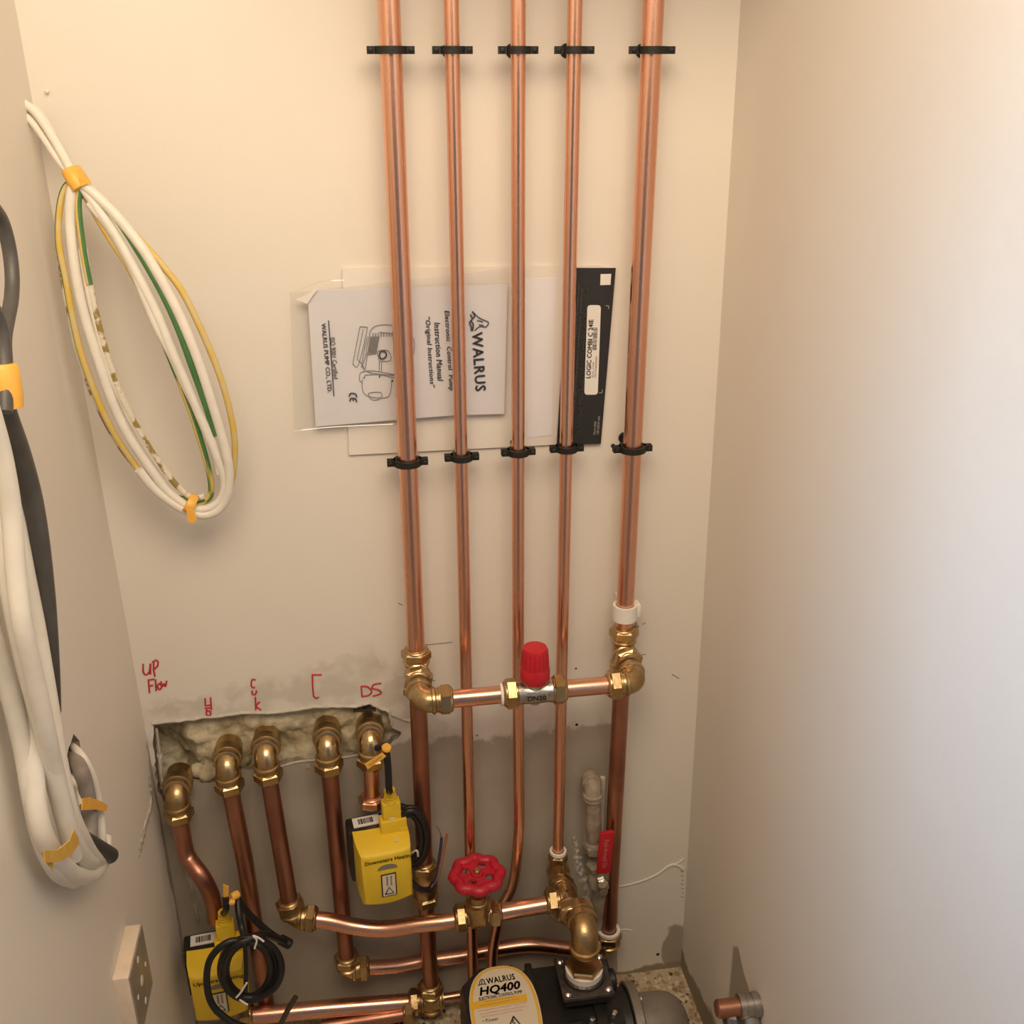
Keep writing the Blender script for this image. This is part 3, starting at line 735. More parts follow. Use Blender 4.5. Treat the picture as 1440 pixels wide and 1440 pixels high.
# 4
e4 = at(489, 1364, 0.028); 
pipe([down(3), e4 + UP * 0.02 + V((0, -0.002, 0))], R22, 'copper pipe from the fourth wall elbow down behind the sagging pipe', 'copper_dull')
elbow(e4, (UP + V((0, -0.06, 0))), RT, 'dull brass elbow low on the wall below the Downstairs Heating box', L1=0.016, L2=0.016, r=0.0135, m='brass_dull', nh=0.013)
ee = at(838, 1334, 0.022)
e5 = at(862, 1333, 0.030)
pipe([e4 + RT * 0.02, at(560, 1358, 0.020), at(600, 1351, 0.015), at(650, 1344, 0.0145), at(690, 1336, 0.0145), at(740, 1329, 0.016), at(775, 1331, 0.020), at(835, 1339, 0.026)], R22 * 0.95, 'lower horizontal copper pipe against the wall, behind the upright pipes', 'copper', smooth=7)
elbow(V((X5 - 0.001, -0.033, z5 - 0.004)), UP, LF, 'dark brass elbow with white ring at the foot of the rightmost pipe', L1=0.010, L2=0.016, r=0.0155, nr=0.0195, m='brass_dull', nh=0.013)
wash(V((X5 - 0.001, -0.033, z5 + 0.020)), UP, 0.0165, bpy.data.objects[[o.name for o in bpy.data.objects if o.name.startswith('elbow_fitting')][-1]], h=0.004)
# 5
q5 = down(4, 0.034); en = at(524, 1124, 0.034)
pipe([q5, en], R22, 'short bright copper pipe above the Downstairs Heating box', 'copper')
o = MB().nut(at(524, 1130, 0.034), (at(521, 1100, 0.034) - at(524, 1130, 0.034)), 0.0185, 0.013).build('hex_nut', 'copper'); tag(o, 'copper coloured hexagonal nut just above the Downstairs Heating box', 'nut')

# bottom pipes and tee
bt = pb + UP * -0.004
tee(bt, (UP, DN, LF, RT), 'dark brass tee at the bottom left of the pump', L=0.018, r=0.014, nuts=[1, 0, 1, 0], m='brass_dull', nh=0.013)
bl = at(338, 1430, 0.045)
pipe([bl, at(450, 1419, 0.042), bt + LF * 0.02], R22 * 1.12, 'lowest big horizontal copper pipe by the floor', 'copper')
o = MB().nut(bl, RT, 0.0195, 0.016).build('hex_nut', 'brass'); tag(o, 'brass nut at the left end of the lowest copper pipe', 'nut')
pipe([bt + RT * 0.012, at(650, 1399, 0.036), at(700, 1394, 0.034)], 0.0062, 'thin copper pipe running from the lowest tee behind the pump', 'copper')
q1 = at(452, 1444, 0.05); q2_ = at(568, 1426, 0.05)
pipe([q1, q2_], R22 * 0.9, 'second floor-level copper pipe just under the lowest big pipe', 'copper_dull')
o = MB().nut(q2_, RT, 0.018, 0.014).build('hex_nut', 'brass_dull'); tag(o, 'dull brass nut under the lowest tee, nearest the floor', 'nut')

# gate valve with red handwheel
t = thing('gate_valve', 'brass gate valve with round red handwheel', 'valve', VX)
mb = MB()
mb.lathe(VX - RT * 0.022, RT, [(0, 0.0125), (0.010, 0.0125), (0.014, 0.0165), (0.030, 0.0165), (0.034, 0.0125), (0.044, 0.0125)], 22)
mb.lathe(VX + DN * 0.014, UP, [(0, 0.009), (0.004, 0.014), (0.018, 0.0165), (0.028, 0.0165), (0.029, 0.0175), (0.038, 0.0175), (0.039, 0.012), (0.048, 0.010), (0.049, 0.006), (0.058, 0.005)], 20)
mb.build('body', 'brass_dull', t)
MB().nut(VX + LF * 0.016, LF, 0.0185, 0.014).build('nut', 'brass', t); MB().nut(VX + RT * 0.016, RT, 0.0185, 0.014).build('nut', 'brass', t)
MB().nut(VX + UP * 0.016, UP, 0.0170, 0.010).build('bonnet_nut', 'brass_dull', t)
wc = at(671, 1230, 0.090)
mb = MB(); NW = 48; Rw = 0.036; vs_ = []
# scalloped rim
rim = []
for k in range(NW):
    a = 2 * PI * k / NW; rr = Rw + 0.0022 * math.cos(8 * a)
    rim.append(wc + V((math.cos(a) * (rr - 0.007), math.sin(a) * (rr - 0.007), 0)))
mb.tube(rim, 0.0072, 10, closed=True)
# web with four round holes
bm = bmesh.new(); edges = []
def ring(cx, cy, r, n):
    vv = [bm.verts.new((wc.x + cx + r * math.cos(2 * PI * k / n), wc.y + cy + r * math.sin(2 * PI * k / n), wc.z)) for k in range(n)]
    edges.extend(bm.edges.new((vv[i], vv[(i + 1) % n])) for i in range(n))
ring(0, 0, Rw - 0.008, 32)
for k in range(4):
    a = PI / 4 + k * PI / 2 + 0.3; ring(0.0165 * math.cos(a), 0.0165 * math.sin(a), 0.0055, 12)
bmesh.ops.triangle_fill(bm, edges=edges); bm.verts.index_update()
top = [v.co + V((0, 0, 0.002)) for v in bm.verts]; bot = [v.co - V((0, 0, 0.002)) for v in bm.verts]; n = len(top)
ff = [tuple(v.index for v in f.verts) for f in bm.faces]; bm.edges.ensure_lookup_table()
side = [(e.verts[0].index, e.verts[1].index, e.verts[1].index + n, e.verts[0].index + n) for e in bm.edges if len(e.link_faces) == 1]
bm.free()
mb.add(top + bot, ff + [tuple(i + n for i in f) for f in ff] + side)
mb.lathe(wc - UP * 0.012, UP, [(0, 0.0075), (0.014, 0.0085), (0.016, 0.0075)], 16)
hw_ = mb.build('handwheel', 'red_paint', t)
MB().nut(wc + UP * 0.004, UP, 0.0045, 0.004).build('wheel_nut', 'brass', hw_)
pipe([VX + RT * 0.024, at(772, 1271, 0.090)], R22 * 1.05, 'short horizontal copper pipe between the red handwheel valve and the pump tee', 'copper')

# pump connection chain
nb = P3(X4 - 0.001, 0.262)
ch_z = 0.246
t = thing('reducer_fitting', 'narrow brass coupling with white ring at the foot of the fourth tall pipe', 'pipe fitting', nb)
MB().nut(nb + UP * 0.006, UP, 0.0135, 0.013).build('nut', 'brass', t)
mb = MB(); mb.lathe(nb + UP * 0.008, DN, [(0, 0.0095), (0.006, 0.0105), (0.012, 0.012), (0.022, 0.014)], 20); mb.build('body', 'brass_dull', t)
wash(nb + UP * 0.0205, UP, 0.0115, t, h=0.004)
c0 = P3(X4, ch_z - 0.004, 0.036)
pt = V((X4 + 0.002, -0.088, ch_z)); 
elbow(c0, UP, OUT, 'brass elbow under the narrow coupling, turning out toward the pump', L1=0.012, L2=0.016, r=0.0140, nuts=(0, 1), m='brass_dull', nh=0.012)
tee(pt, (IN, OUT, LF), 'brass tee joining the handwheel pipe to the pump riser', L=0.018, r=0.0150, nr=0.0195, nuts=[0, 1, 1], Ls=[0.020, 0.018, 0.014], m='brass', nh=0.014)
pe = at(823, 1312, 0.150)
t = elbow(pe, IN, DN, 'large brass elbow turning down into the top of the pump', L1=0.026, L2=0.030, r=0.0175, nr=0.0245, nuts=(0, 0), m='brass_dull', nm='pump_elbow')
mb = MB(); mb.lathe(pe + IN * 0.018, IN, [(0, 0.0175), (0.001, 0.0200), (0.006, 0.0203), (0.008, 0.0180), (0.012, 0.0178), (0.013, 0.0195), (0.024, 0.0195), (0.025, 0.017)], 24); mb.build('collar', 'brass', t)
fz = at(820, 1372, 0.150).z                 # top of the pump flange
MB().lathe(V((pe.x, pe.y, fz + 0.014)), UP, [(0, 0.0225), (0.002, 0.0245), (0.007, 0.0245), (0.009, 0.0225)], 6, rot=0.25).build('hex_end', 'brass', t)
MB().lathe(V((pe.x, pe.y, fz + 0.005)), UP, [(0, 0.024), (0.010, 0.0245), (0.0105, 0.017)], 28).build('thread_tape', 'ptfe', t)

# ------------------------------------------------------------------ pump
px_, py_ = pe.x, pe.y
t = thing('water_pump', 'black electric water pump with oval yellow-rimmed label standing on the floor', 'pump', (0.24, -0.16, 0.0))
mb = MB(); s_ = 0.034
mb.box((px_, py_, fz - 0.003), (s_, 0, 0), (0, s_, 0), (0, 0, 0.003), bev=0.002)
fo = mb.build('flange', 'flange', t)
for sx in (-1, 1):
    for sy in (-1, 1):
        mb = MB(); mb.lathe((px_ + sx * 0.0265, py_ + sy * 0.0265, fz), UP, [(0, 0.0045), (0.0015, 0.0045), (0.0035, 0.002)], 12); mb.build('screw', 'screw', fo)
MB().lathe((px_, py_, fz - 0.001), UP, [(0, 0.0275), (0.005, 0.0265), (0.007, 0.024), (0.007, 0.018)], 28).build('flange_neck', 'flange', fo)
# body: chamfered housing between controller and motor
mb = MB(); bx0, bx1 = 0.176, 0.290; zc_ = 0.080; yc = py_ - 0.002
prof = [(-0.062, -0.068), (-0.062, 0.050), (-0.050, 0.066), (0.050, 0.066), (0.062, 0.050), (0.062, -0.068)]
mb.prism([V((bx0, yc - a, zc_ + b)) for a, b in prof], RT, bx1 - bx0)
mb.box((px_, py_, fz - 0.010), (0.030, 0, 0), (0, 0.030, 0), (0, 0, 0.008))
mb.box((bx0 + 0.006, yc, zc_ + 0.002), (0.005, 0, 0), (0, 0.063, 0), (0, 0, 0.062), bev=0.003)
mb.box((bx1 - 0.03, yc - 0.036, zc_ + 0.067), (0.007, 0, 0), (0, 0.022, 0), (0, 0, 0.004), bev=0.002)
mb.box((bx1 - 0.075, yc - 0.045, zc_ + 0.066), (0.022, 0, 0), (0, 0.003, 0), (0, 0, 0.0025), bev=0.001)
mb.build('pump_body', 'black_plastic', t)
for (a, b) in ((bx1 - 0.012, 0.046), (bx1 - 0.042, 0.050), (bx1 - 0.034, 0.078), (bx1 - 0.02, 0.066)):
    MB().lathe((a, py_ - a * 0 - b + 0.004, zc_ + 0.066), UP, [(0, 0.0045), (0.004, 0.0045), (0.0055, 0.003)], 6).build('bolt', 'screw', t)
# priming plug to the right of the flange
MB().lathe((px_ + 0.036, py_ + 0.006, fz - 0.020), RT, [(0, 0.014), (0.006, 0.014), (0.008, 0.012)], 18).build('plug', 'rubber', t)
# motor
zm_ = 0.066
mb = MB(); mb.lathe((bx1 - 0.004, yc, zm_), RT, [(0, 0.050), (0.006, 0.055), (0.022, 0.055), (0.024, 0.058)], 40); mb.build('motor_housing', 'black_plastic', t)
mb = MB(); mb.lathe((bx1 + 0.020, yc, zm_), RT, [(0, 0.058), (0.001, 0.061), (0.012, 0.061), (0.014, 0.058)], 48); rg = mb.build('motor_ring', 'motor_grey', t)
mb = MB(); mb.lathe((bx1 + 0.034, yc, zm_), RT, [(0, 0.045), (0.034, 0.044), (0.048, 0.041), (0.059, 0.033), (0.066, 0.021), (0.069, 0.008)], 40); mb.build('motor_cap', 'motor_grey', t)
for k in range(6):
    a = PI * k / 3 + 0.5
    MB().lathe((bx1 + 0.033, yc + 0.053 * math.cos(a), zm_ + 0.053 * math.sin(a)), RT, [(0, 0.004), (0.003, 0.004), (0.005, 0.002)], 10).build('screw', 'screw', rg)
# feet
for x in (0.19, 0.30): MB().box((x, yc, 0.006), (0.012, 0, 0), (0, 0.06, 0), (0, 0, 0.006), bev=0.001).build('foot', 'black_plastic', t)
# controller box with oval label
lc = atz(712, 1424, 0.180); lz = 0.180
cx, cy = lc.x - 0.004, lc.y
mb = MB(); hx, hy, ch = 0.049, 0.080, 0.026
oct_ = [(-hx, -hy + ch), (-hx + ch, -hy), (hx - ch, -hy), (hx, -hy + ch), (hx, hy - ch), (hx - ch, hy), (-hx + ch, hy), (-hx, hy - ch)]
zs = [(0.012, 0.90), (0.055, 0.92), (0.060, 1.0), (0.162, 1.0), (0.170, 0.965), (lz - 0.0015, 0.93)]
vs_ = []; 
for z, k in zs: vs_ += [V((cx + a * k, cy + b * k, z)) for a, b in oct_]
fs = [(i * 8 + j, i * 8 + (j + 1) % 8, (i + 1) * 8 + (j + 1) % 8, (i + 1) * 8 + j) for i in range(len(zs) - 1) for j in range(8)]
fs += [tuple(range(8)), tuple(range((len(zs) - 1) * 8, len(zs) * 8))]
mb.add(vs_, fs); ctl = mb.build('controller', 'black_plastic', t)
MB().tube([(bx0 - 0.01, yc, zc_ - 0.01), (bx0 + 0.01, yc, zc_ - 0.01)], 0.030, 24).build('coupling', 'black_plastic', t)
def oval(rx, ry, z, n=48, e=2.5):
    out = []
    for k in range(n):
        a = 2 * PI * k / n; c_, s2 = math.cos(a), math.sin(a)
        out.append(V((lx + rx * math.copysign(abs(c_) ** (2 / e), c_), ly + ry * math.copysign(abs(s2) ** (2 / e), s2), z)))
    return out
lx, ly = cx + 0.003, cy
LR, LH = 0.0440, 0.073
MB().prism(oval(LR, LH, lz - 0.002), UP, 0.003).build('label_rim', 'label_cream', ctl)
MB().prism(oval(LR - 0.0012, LH - 0.0012, lz + 0.0006), UP, 0.0008).build('label_border', 'label_yellow', ctl)
MB().prism(oval(LR - 0.0050, LH - 0.0050, lz + 0.0010), UP, 0.0009).build('label_face', 'label_cream', ctl)
lt_ = lz + 0.0024
ur = V((1, 0, 0)).normalized(); ur = V((math.cos(0.06), math.sin(0.06), 0))
def LP(px, py): return atz(px, py, lt_)
def ltx(s, px, py, w, h, m='ink', **k): return text(s, LP(px, py), ur, UP, w, h, ctl, m, **k)
ltx('WALRUS', 704, 1376.5, 0.0370, 0.0090, bold=0.03, spacing=1.1)
ltx('HQ400', 703, 1390.5, 0.0530, 0.0145, bold=0.035, shear=0.25)
ltx('ELECTRONIC CONTROL PUMP', 704, 1399.6, 0.0560, 0.0048, bold=0.02)
band = [LP(660.5, 1409.5), LP(741, 1397.5), LP(741.5, 1408), LP(662, 1420)]
MB().prism([p - UP * 0.0004 for p in band], UP, 0.0003).build('label_band', 'label_yellow', ctl)
ltx('Auto thermal protection', 703, 1405, 0.040, 0.0030, 'wire_brown')
ltx('automatically protected motor', 703, 1409.5, 0.052, 0.0030, 'wire_brown')
ltx('If the pump fails to run the power supply should', 707, 1416, 0.060, 0.0030, 'label_pink')
ltx('be turned off before any work is carried out on it', 708, 1420.5, 0.058, 0.0030, 'label_pink')
ltx('and contact your dealer for service', 706, 1425, 0.052, 0.0028, 'label_pink')
ltx('\u2022 Power', 690, 1434, 0.020, 0.0050)
strokes([[(722, 1429.5), (733, 1442), (716, 1444), (722, 1429.5)]], 0.0010, lambda a, b: LP(a, b), ctl, 'ink', 'warning_sign', smooth=0)
strokes([[(722, 1434), (721, 1438), (724, 1438), (723, 1442)]], 0.0007, lambda a, b: LP(a, b), ctl, 'ink', 'warning_bolt', smooth=0)
strokes([[(674, 1384), (676, 1378), (680, 1378), (682, 1383)], [(672, 1386), (678, 1384), (684, 1384)], [(678, 1379), (677, 1384)]], 0.0006, lambda a, b: LP(a, b), ctl, 'ink', 'emblem', smooth=3)

# ------------------------------------------------------------------ old painted drain pipe with red lever valve, behind the rightmost pipe
dO = 0.020
oe_ = at(834, 1106, 0.030)
ox = at(833, 1190, dO).x
t = elbow(oe_, IN, DN, 'old paint-covered elbow coming out of the wall left of the rightmost pipe', L1=0.014, L2=0.020, r=0.0120, nr=0.014, nuts=(0, 0), m='painted_pipe', nm='painted_elbow')
pipe([oe_ + DN * 0.018, at(835, 1183, 0.028)], 0.0108, 'old pipe painted in wall colour above the red lever', 'painted_pipe', name='painted_pipe')
bc = at(843, 1236, 0.030)
t = thing('ball_valve', 'old painted ball valve with a flat red lever handle', 'valve', bc)
mb = MB(); a = at(835, 1183, 0.028)
dd = (a - bc).normalized()
mb.lathe(bc - dd * 0.020, dd, [(0, 0.0125), (0.008, 0.0125), (0.012, 0.0165), (0.030, 0.0165), (0.036, 0.013), (0.042, 0.0125)], 20)
mb.nut(a - dd * 0.016, dd, 0.0165, 0.016)
mb.nut(bc + dd * 0.020, dd, 0.0155, 0.010)
mb.build('body', 'painted_pipe', t)
lv0, lv1 = at(847, 1236, 0.052), at(853, 1168, 0.056)
ax = (lv1 - lv0).normalized(); sd = RT
mb = MB(); mb.prism([lv0 - sd * 0.008, lv0 + sd * 0.008, lv0 + ax * 0.012 + sd * 0.009, lv1 - ax * 0.004 + sd * 0.0095, lv1 + sd * 0.007, lv1 - sd * 0.007, lv1 - ax * 0.004 - sd * 0.0095, lv0 + ax * 0.012 - sd * 0.009], OUT, 0.004)
mb2 = MB(); q = lv0 + ax * 0.014
mb2.box((q + lv1) / 2 + OUT * 0.002, sd * 0.0098, OUT * 0.0034, (lv1 - q) / 2, bev=0.0022); lev = mb2.build('lever', 'red_plastic', t)
text('Red-Armed On', (q + lv1) / 2 + OUT * 0.0057, -ax, OUT, 0.050, 0.0065, lev, 'label_pink')
MB().prism([lv0 - sd * 0.008, lv0 + sd * 0.008, q + sd * 0.008, q - sd * 0.008], OUT, 0.003).build('lever_plate', 'steel', t)
MB().nut(at(846, 1239, 0.052), OUT, 0.0085, 0.007).build('spindle_nut', 'screw', t)
MB().tube([bc, bc + OUT * 0.026], 0.006, 12).build('spindle', 'steel', t)
pipe([bc - dd * 0.02, at(838, 1318, 0.022)], 0.0108, 'old painted pipe running down below the red lever valve', 'painted_pipe', name='painted_pipe')
# filler smear beside it
rough_patch([(806, 1176), (811, 1200), (816, 1225), (826, 1250), (830, 1275)], 10, 'plaster_smear', 'plaster_white', 0.006, 9)
rough_patch([(818, 1262), (830, 1275), (836, 1290)], 8, 'plaster_smear', 'plaster_white', 0.006, 12)
mb = MB(); mb.box(at(828, 1150, 0.002), (0.004, 0, 0), (0, 0.004, 0), (0, 0, 0.060)); mb.box(at(846, 1130, 0.002), (0.003, 0, 0), (0, 0.004, 0), (0, 0, 0.045)); mb.build('pipe_boss', 'wall_right', wb)

# ------------------------------------------------------------------ yellow valve actuators
def actuator(c, yaw, w, dp, hgt, label, words, tagname):
    """c = centre of the bottom front edge; front looks to -Y turned by yaw"""
    cs, sn = math.cos(yaw), math.sin(yaw)
    X = V((cs, sn, 0)); Y = V((-sn, cs, 0)); Z = V((0, 0, 1))
    # X runs right along the front face, Y runs to the wall
    W = lambda a, b, c_: V(c) + X * a + Y * b + Z * c_
    t = thing('valve_actuator', label, 'valve actuator', V(c))
    # cover with slightly bowed bottom and tapered front
    hw2 = w / 2; N = 8; vs_ = []
    def section(b, inset, zlo, zhi):
        pts = []
        for i in range(N + 1):
            a = -hw2 + inset + (w - 2 * inset) * i / N
            bow = 0.006 * (1 - (2 * i / N - 1) ** 2)
            pts.append(W(a, b - bow * 0.35, zlo - bow * 0.6))
        for i in range(N + 1):
            a = hw2 - inset - (w - 2 * inset) * i / N
            bow = 0.002 * (1 - (2 * i / N - 1) ** 2)
            pts.append(W(a, b - bow, zhi))
        return pts
    secs = [section(dp, 0.0, 0.004, hgt + 0.004), section(dp * 0.5, 0.0005, 0.002, hgt + 0.001), section(0.004, 0.003, 0.0, hgt - 0.001), section(0.001, 0.0045, 0.0015, hgt - 0.0035), section(0.0, 0.0065, 0.0035, hgt - 0.006)]
    n = len(secs[0]); mb = MB(); allv = [p for s in secs for p in s]
    fs = [(k * n + i, k * n + (i + 1) % n, (k + 1) * n + (i + 1) % n, (k + 1) * n + i) for k in range(len(secs) - 1) for i in range(n)]
    fs += [tuple(range(n)), tuple(range((len(secs) - 1) * n, len(secs) * n))]
    mb.add(allv, fs); cov = mb.build('cover', 'yellow', t, sharp=50)
    # black base behind the cover
    mb = MB(); mb.box(W(-0.010, dp + 0.015, hgt * 0.52), X * (hw2 - 0.005), Y * 0.016, Z * (hgt * 0.50), bev=0.004); bs = mb.build('base', 'black_plastic', t)
    mb = MB(); mb.box(W(-0.014, dp + 0.017, hgt * 1.02 + 0.0008), X * 0.017, Y * 0.009, Z * 0.0006); bc_ = mb.build('barcode_label', 'sticker', bs)
    mb = MB(); a = -0.024
    rr = random.Random(4)
    while a < -0.005:
        wd = rr.choice((0.0004, 0.0007, 0.001)); mb.box(W(a, dp + 0.017, hgt * 1.02 + 0.0018), X * wd / 2 * 1.6, Y * 0.0048, Z * 0.0003); a += wd * 1.6 + 0.0007
    mb.build('barcode', 'ink', bs)
    # connector block and plug
    mb = MB(); mb.box(W(hw2 - 0.018, dp - 0.006, hgt + 0.010), X * 0.0165, Y * 0.0085, Z * 0.010, bev=0.0015); mb.box(W(hw2 - 0.006, dp - 0.008, hgt + 0.003), X * 0.005, Y * 0.008, Z * 0.004)
    mb.build('socket', 'yellow', t)
    k0 = W(hw2 - 0.019, dp - 0.004, hgt + 0.018)
    mb = MB(); mb.box(k0 + Z * 0.012, X * 0.0115, Y * 0.0075, Z * 0.014, bev=0.002)
    mb.lathe(k0 + Z * 0.025, Z, [(0, 0.0090), (0.004, 0.0082), (0.0045, 0.0072), (0.008, 0.0078), (0.0085, 0.0068), (0.012, 0.0074), (0.0125, 0.0064), (0.018, 0.0068), (0.019, 0.0058)], 18)
    pg = mb.build('plug', 'yellow', t)
    mb = MB(); mb.box(k0 - Y * 0.0080 + Z * 0.001, X * 0.0035, Y * 0.001, Z * 0.004); mb.build('plug_latch', 'label_cream', pg)
    top = k0 + Z * 0.042
    # printing and details on the front
    fr = lambda a, z, e=0.0012: W(a, -0.0015 - e, z)
    text(words, fr(0.003, hgt - 0.011), X, -Y, w * 0.86, 0.0072, cov, 'ink', bold=0.02)
    mb = MB(); pl = []
    for k in range(13):
        a = PI * k / 12; pl.append(fr(0.0005 + 0.0125 * math.cos(a), hgt - 0.0245 + 0.0075 * math.sin(a), 0.0008))
    mb.prism(pl, -Y, 0.0005); mb.build('indicator_window', 'window_grey', cov)
    cxs, czs = 0.001, hgt * 0.36
    mb = MB(); mb.box(fr(cxs, czs, 0.0008), X * 0.0095, Y * 0.0005, Z * 0.0175); mb.build('warning_frame', 'ink', cov)
    mb = MB(); mb.box(fr(cxs, czs, 0.0014), X * 0.0080, Y * 0.0005, Z * 0.0160); mb.build('warning_label', 'label_cream', cov)
    strokes([[(-0.0055, -0.013), (0.0055, -0.013), (0, -0.003), (-0.0055, -0.013)]], 0.0008, lambda a, b: fr(cxs + a, czs + b, 0.0020), cov, 'ink', 'warning_sign', smooth=0)
    text('WARNING', fr(cxs - 0.002, czs + 0.007, 0.0021), Z, -Y, 0.015, 0.0022, cov, 'ink', bold=0.02)
    text('HIGH VOLTAGE', fr(cxs + 0.003, czs + 0.007, 0.0021), Z, -Y, 0.015, 0.0022, cov, 'ink', bold=0.02)
    mb = MB(); mb.lathe(W(hw2 - 0.018, 0.016, hgt + 0.001), Z, [(0, 0.0035), (0.0012, 0.0032), (0.0016, 0.001)], 14, sy=0.6); mb.build('button', 'label_cream', t)
    # brass tail below to the pipe
    return t, top
b2 = at(547, 1267, 0.112)
a2, top2 = actuator(b2, 0.14, 0.069, 0.044, 0.078, 'yellow box valve actuator with black base, printed Downstairs Heating', 'Downstairs Heating', 'ds')
b1 = at(312, 1430, 0.110)
a1, top1 = actuator(b1, 0.10, 0.071, 0.042, 0.076, 'yellow box valve actuator in the lower left corner behind the coiled cable', 'Upstairs Heating', 'us')

# cord of the Downstairs actuator: up, knot with tag, then black coil behind
def cord(pts, r, label, m='rubber', smooth=8, n=12, name='power_cord'):
    o = MB().tube(pts, r, n, smooth=smooth).build(name, m); return tag(o, label, 'cable')
t = thing('power_cord', 'black cord with yellow tag rising from the Downstairs Heating plug', 'cable', top2)
MB().tube([top2 - UP * 0.002, at(547, 1110, 0.10), at(546, 1085, 0.098), at(544, 1062, 0.096), at(540, 1050, 0.090), at(530, 1052, 0.080)], 0.0042, 12, smooth=8).build('cord', 'rubber', t)
def flag(parent, q, d, m='tape', w=0.008):
    a = [at(*p, d) for p in q]; return MB().prism(a, OUT, 0.0012).build('tag', m, parent)
fg = flag(t, [(517, 1081), (513, 1074), (538, 1058), (543, 1063)], 0.100)
text('DOWN', at(528, 1070, 0.1016), at(540, 1060, .1) - at(516, 1077, .1), OUT, 0.018, 0.003, t, 'wire_brown')
MB().lathe(at(542, 1054, 0.096), (0.5, -.3, 1), [(0, 0.0050), (0.003, 0.0062), (0.006, 0.005)], 12).build('tag_ring', 'tape', t)
# coil of black cord behind the box
t = thing('cord_coil', 'thick coil of black cord hanging behind the right side of the Downstairs Heating box', 'cable', at(580, 1180, 0.07))
for k, (rx, ry, dx) in enumerate(((0.020, 0.043, 0), (0.017, 0.038, -2), (0.022, 0.046, 1), (0.015, 0.034, -3), (0.020, 0.041, 2))):
    c = at(578 + dx * 0.6, 1177, 0.070 - 0.005 * (k % 3)); pts = []
    for i in range(20):
        a = 2 * PI * i / 20; pts.append(c + V((math.cos(a) * rx * 0.95, -0.002 * math.sin(a + k), math.sin(a) * ry)))
    MB().tube(pts, 0.0040, 10, closed=True, smooth=4).build('cord_loop', 'rubber', t)
MB().tube([at(576, 1138, 0.060), at(560, 1133, 0.052), at(540, 1134, 0.046), at(526, 1138, 0.042)], 0.0042, 10, smooth=4).build('cord_loop', 'rubber', t)
MB().tube([at(578, 1200, 0.09), at(586, 1196, 0.10), at(588, 1204, 0.095)], 0.0013, 6, smooth=4).build('wire_tie', 'white_plastic', t)
# stripped wires
cord([at(606, 1248, 0.06), at(614, 1232, 0.065), at(617, 1210, 0.065), at(620, 1190, 0.065), at(621, 1178, 0.065)], 0.0020, 'thin dark blue stripped wire beside the leftmost pipe', 'wire_blue', name='wire')
cord([at(606, 1248, 0.06), at(616, 1232, 0.066), at(620, 1214, 0.067), at(625, 1192, 0.067), at(629, 1171, 0.067)], 0.0018, 'thin brown stripped wire beside the leftmost pipe', 'wire_brown', name='wire')
cord([at(621, 1180, 0.065), at(618, 1168, 0.066), at(614, 1163, 0.067)], 0.0008, 'bare silver strands at the tip of the blue wire', 'steel', name='wire')
cord([at(578, 1240, 0.075), at(590, 1250, 0.075), at(603, 1251, 0.068), at(610, 1243, 0.062)], 0.0040, 'black cord end wrapping the check valve', 'rubber')

# Upstairs actuator cord: tag, cord to the right, coil in front
t = thing('power_cord', 'black cord with yellow tag above the lower left actuator', 'cable', top1)
MB().tube([top1 - UP * 0.002, at(318, 1278, 0.10), at(317, 1262, 0.10)], 0.0042, 12, smooth=4).build('cord', 'rubber', t)
MB().tube([at(333, 1262, 0.085), at(345, 1280, 0.080), at(365, 1300, 0.08), at(385, 1316, 0.082), at(404, 1326, 0.085)], 0.0045, 12, smooth=6).build('cord', 'rubber', t)
MB().lathe(at(404, 1326, 0.085), at(404, 1326, 0.085) - at(385, 1316, 0.082), [(-0.012, 0.0050), (-0.010, 0.0068), (0.004, 0.0068), (0.006, 0.0045)], 14).build('cord_end', 'rubber', t)
MB().tube([at(404, 1326, 0.085), at(390, 1320, 0.095), at(372, 1314, 0.11), at(352, 1318, 0.12)], 0.0042, 12, smooth=6).build('cord', 'rubber', t)
MB().tube([at(334, 1262, 0.085), at(336, 1285, 0.10), at(340, 1305, 0.11), at(345, 1322, 0.125)], 0.0042, 12, smooth=6).build('cord', 'rubber', t)
flag(t, [(314, 1262), (314, 1243), (322, 1246), (321, 1266)], 0.098)
MB().lathe(at(325, 1262, 0.095), at(333, 1258, 0.09) - at(325, 1262, 0.095), [(0, 0.0045), (0.006, 0.0055), (0.010, 0.005)], 12).build('tag_ring', 'tape', t)
MB().lathe(at(322, 1268, 0.100), at(328, 1267, 0.10) - at(321, 1266, 0.1), [(0, 0.0035), (0.003, 0.0045), (0.007, 0.003)], 10).build('tag_ring', 'tape', t)
t = thing('cord_coil', 'ring of coiled black cord with white wire ties in front of the lower left actuator', 'cable', at(352, 1400, 0.14))
cc = (352, 1362)
def loop_px(cx_, cy_, rx, ry, d, ph=0.0, n=22, tilt=0.0):
    out = []
    for i in range(n):
        a = 2 * PI * i / n + ph
        x = math.cos(a) * rx; y = math.sin(a) * ry
        out.append(at(cx_ + x * math.cos(tilt) - y * math.sin(tilt), cy_ + x * math.sin(tilt) + y * math.cos(tilt), d + 0.004 * math.sin(a * 2 + ph)))
    return out
for (cx_, cy_, rx, ry, d, tl_) in ((350, 1361, 38, 42, 0.150, 0), (352, 1363, 34, 38, 0.143, 0.1), (351, 1362, 41, 44, 0.145, 0.1), (356, 1362, 40, 41, 0.154, 0), (347, 1364, 33, 39, 0.153, 0.2)):
    MB().tube(loop_px(cx_, cy_, rx, ry, d, 0.3 * cx_, tilt=tl_), 0.0042, 10, closed=True, smooth=4).build('cord_loop', 'rubber', t)
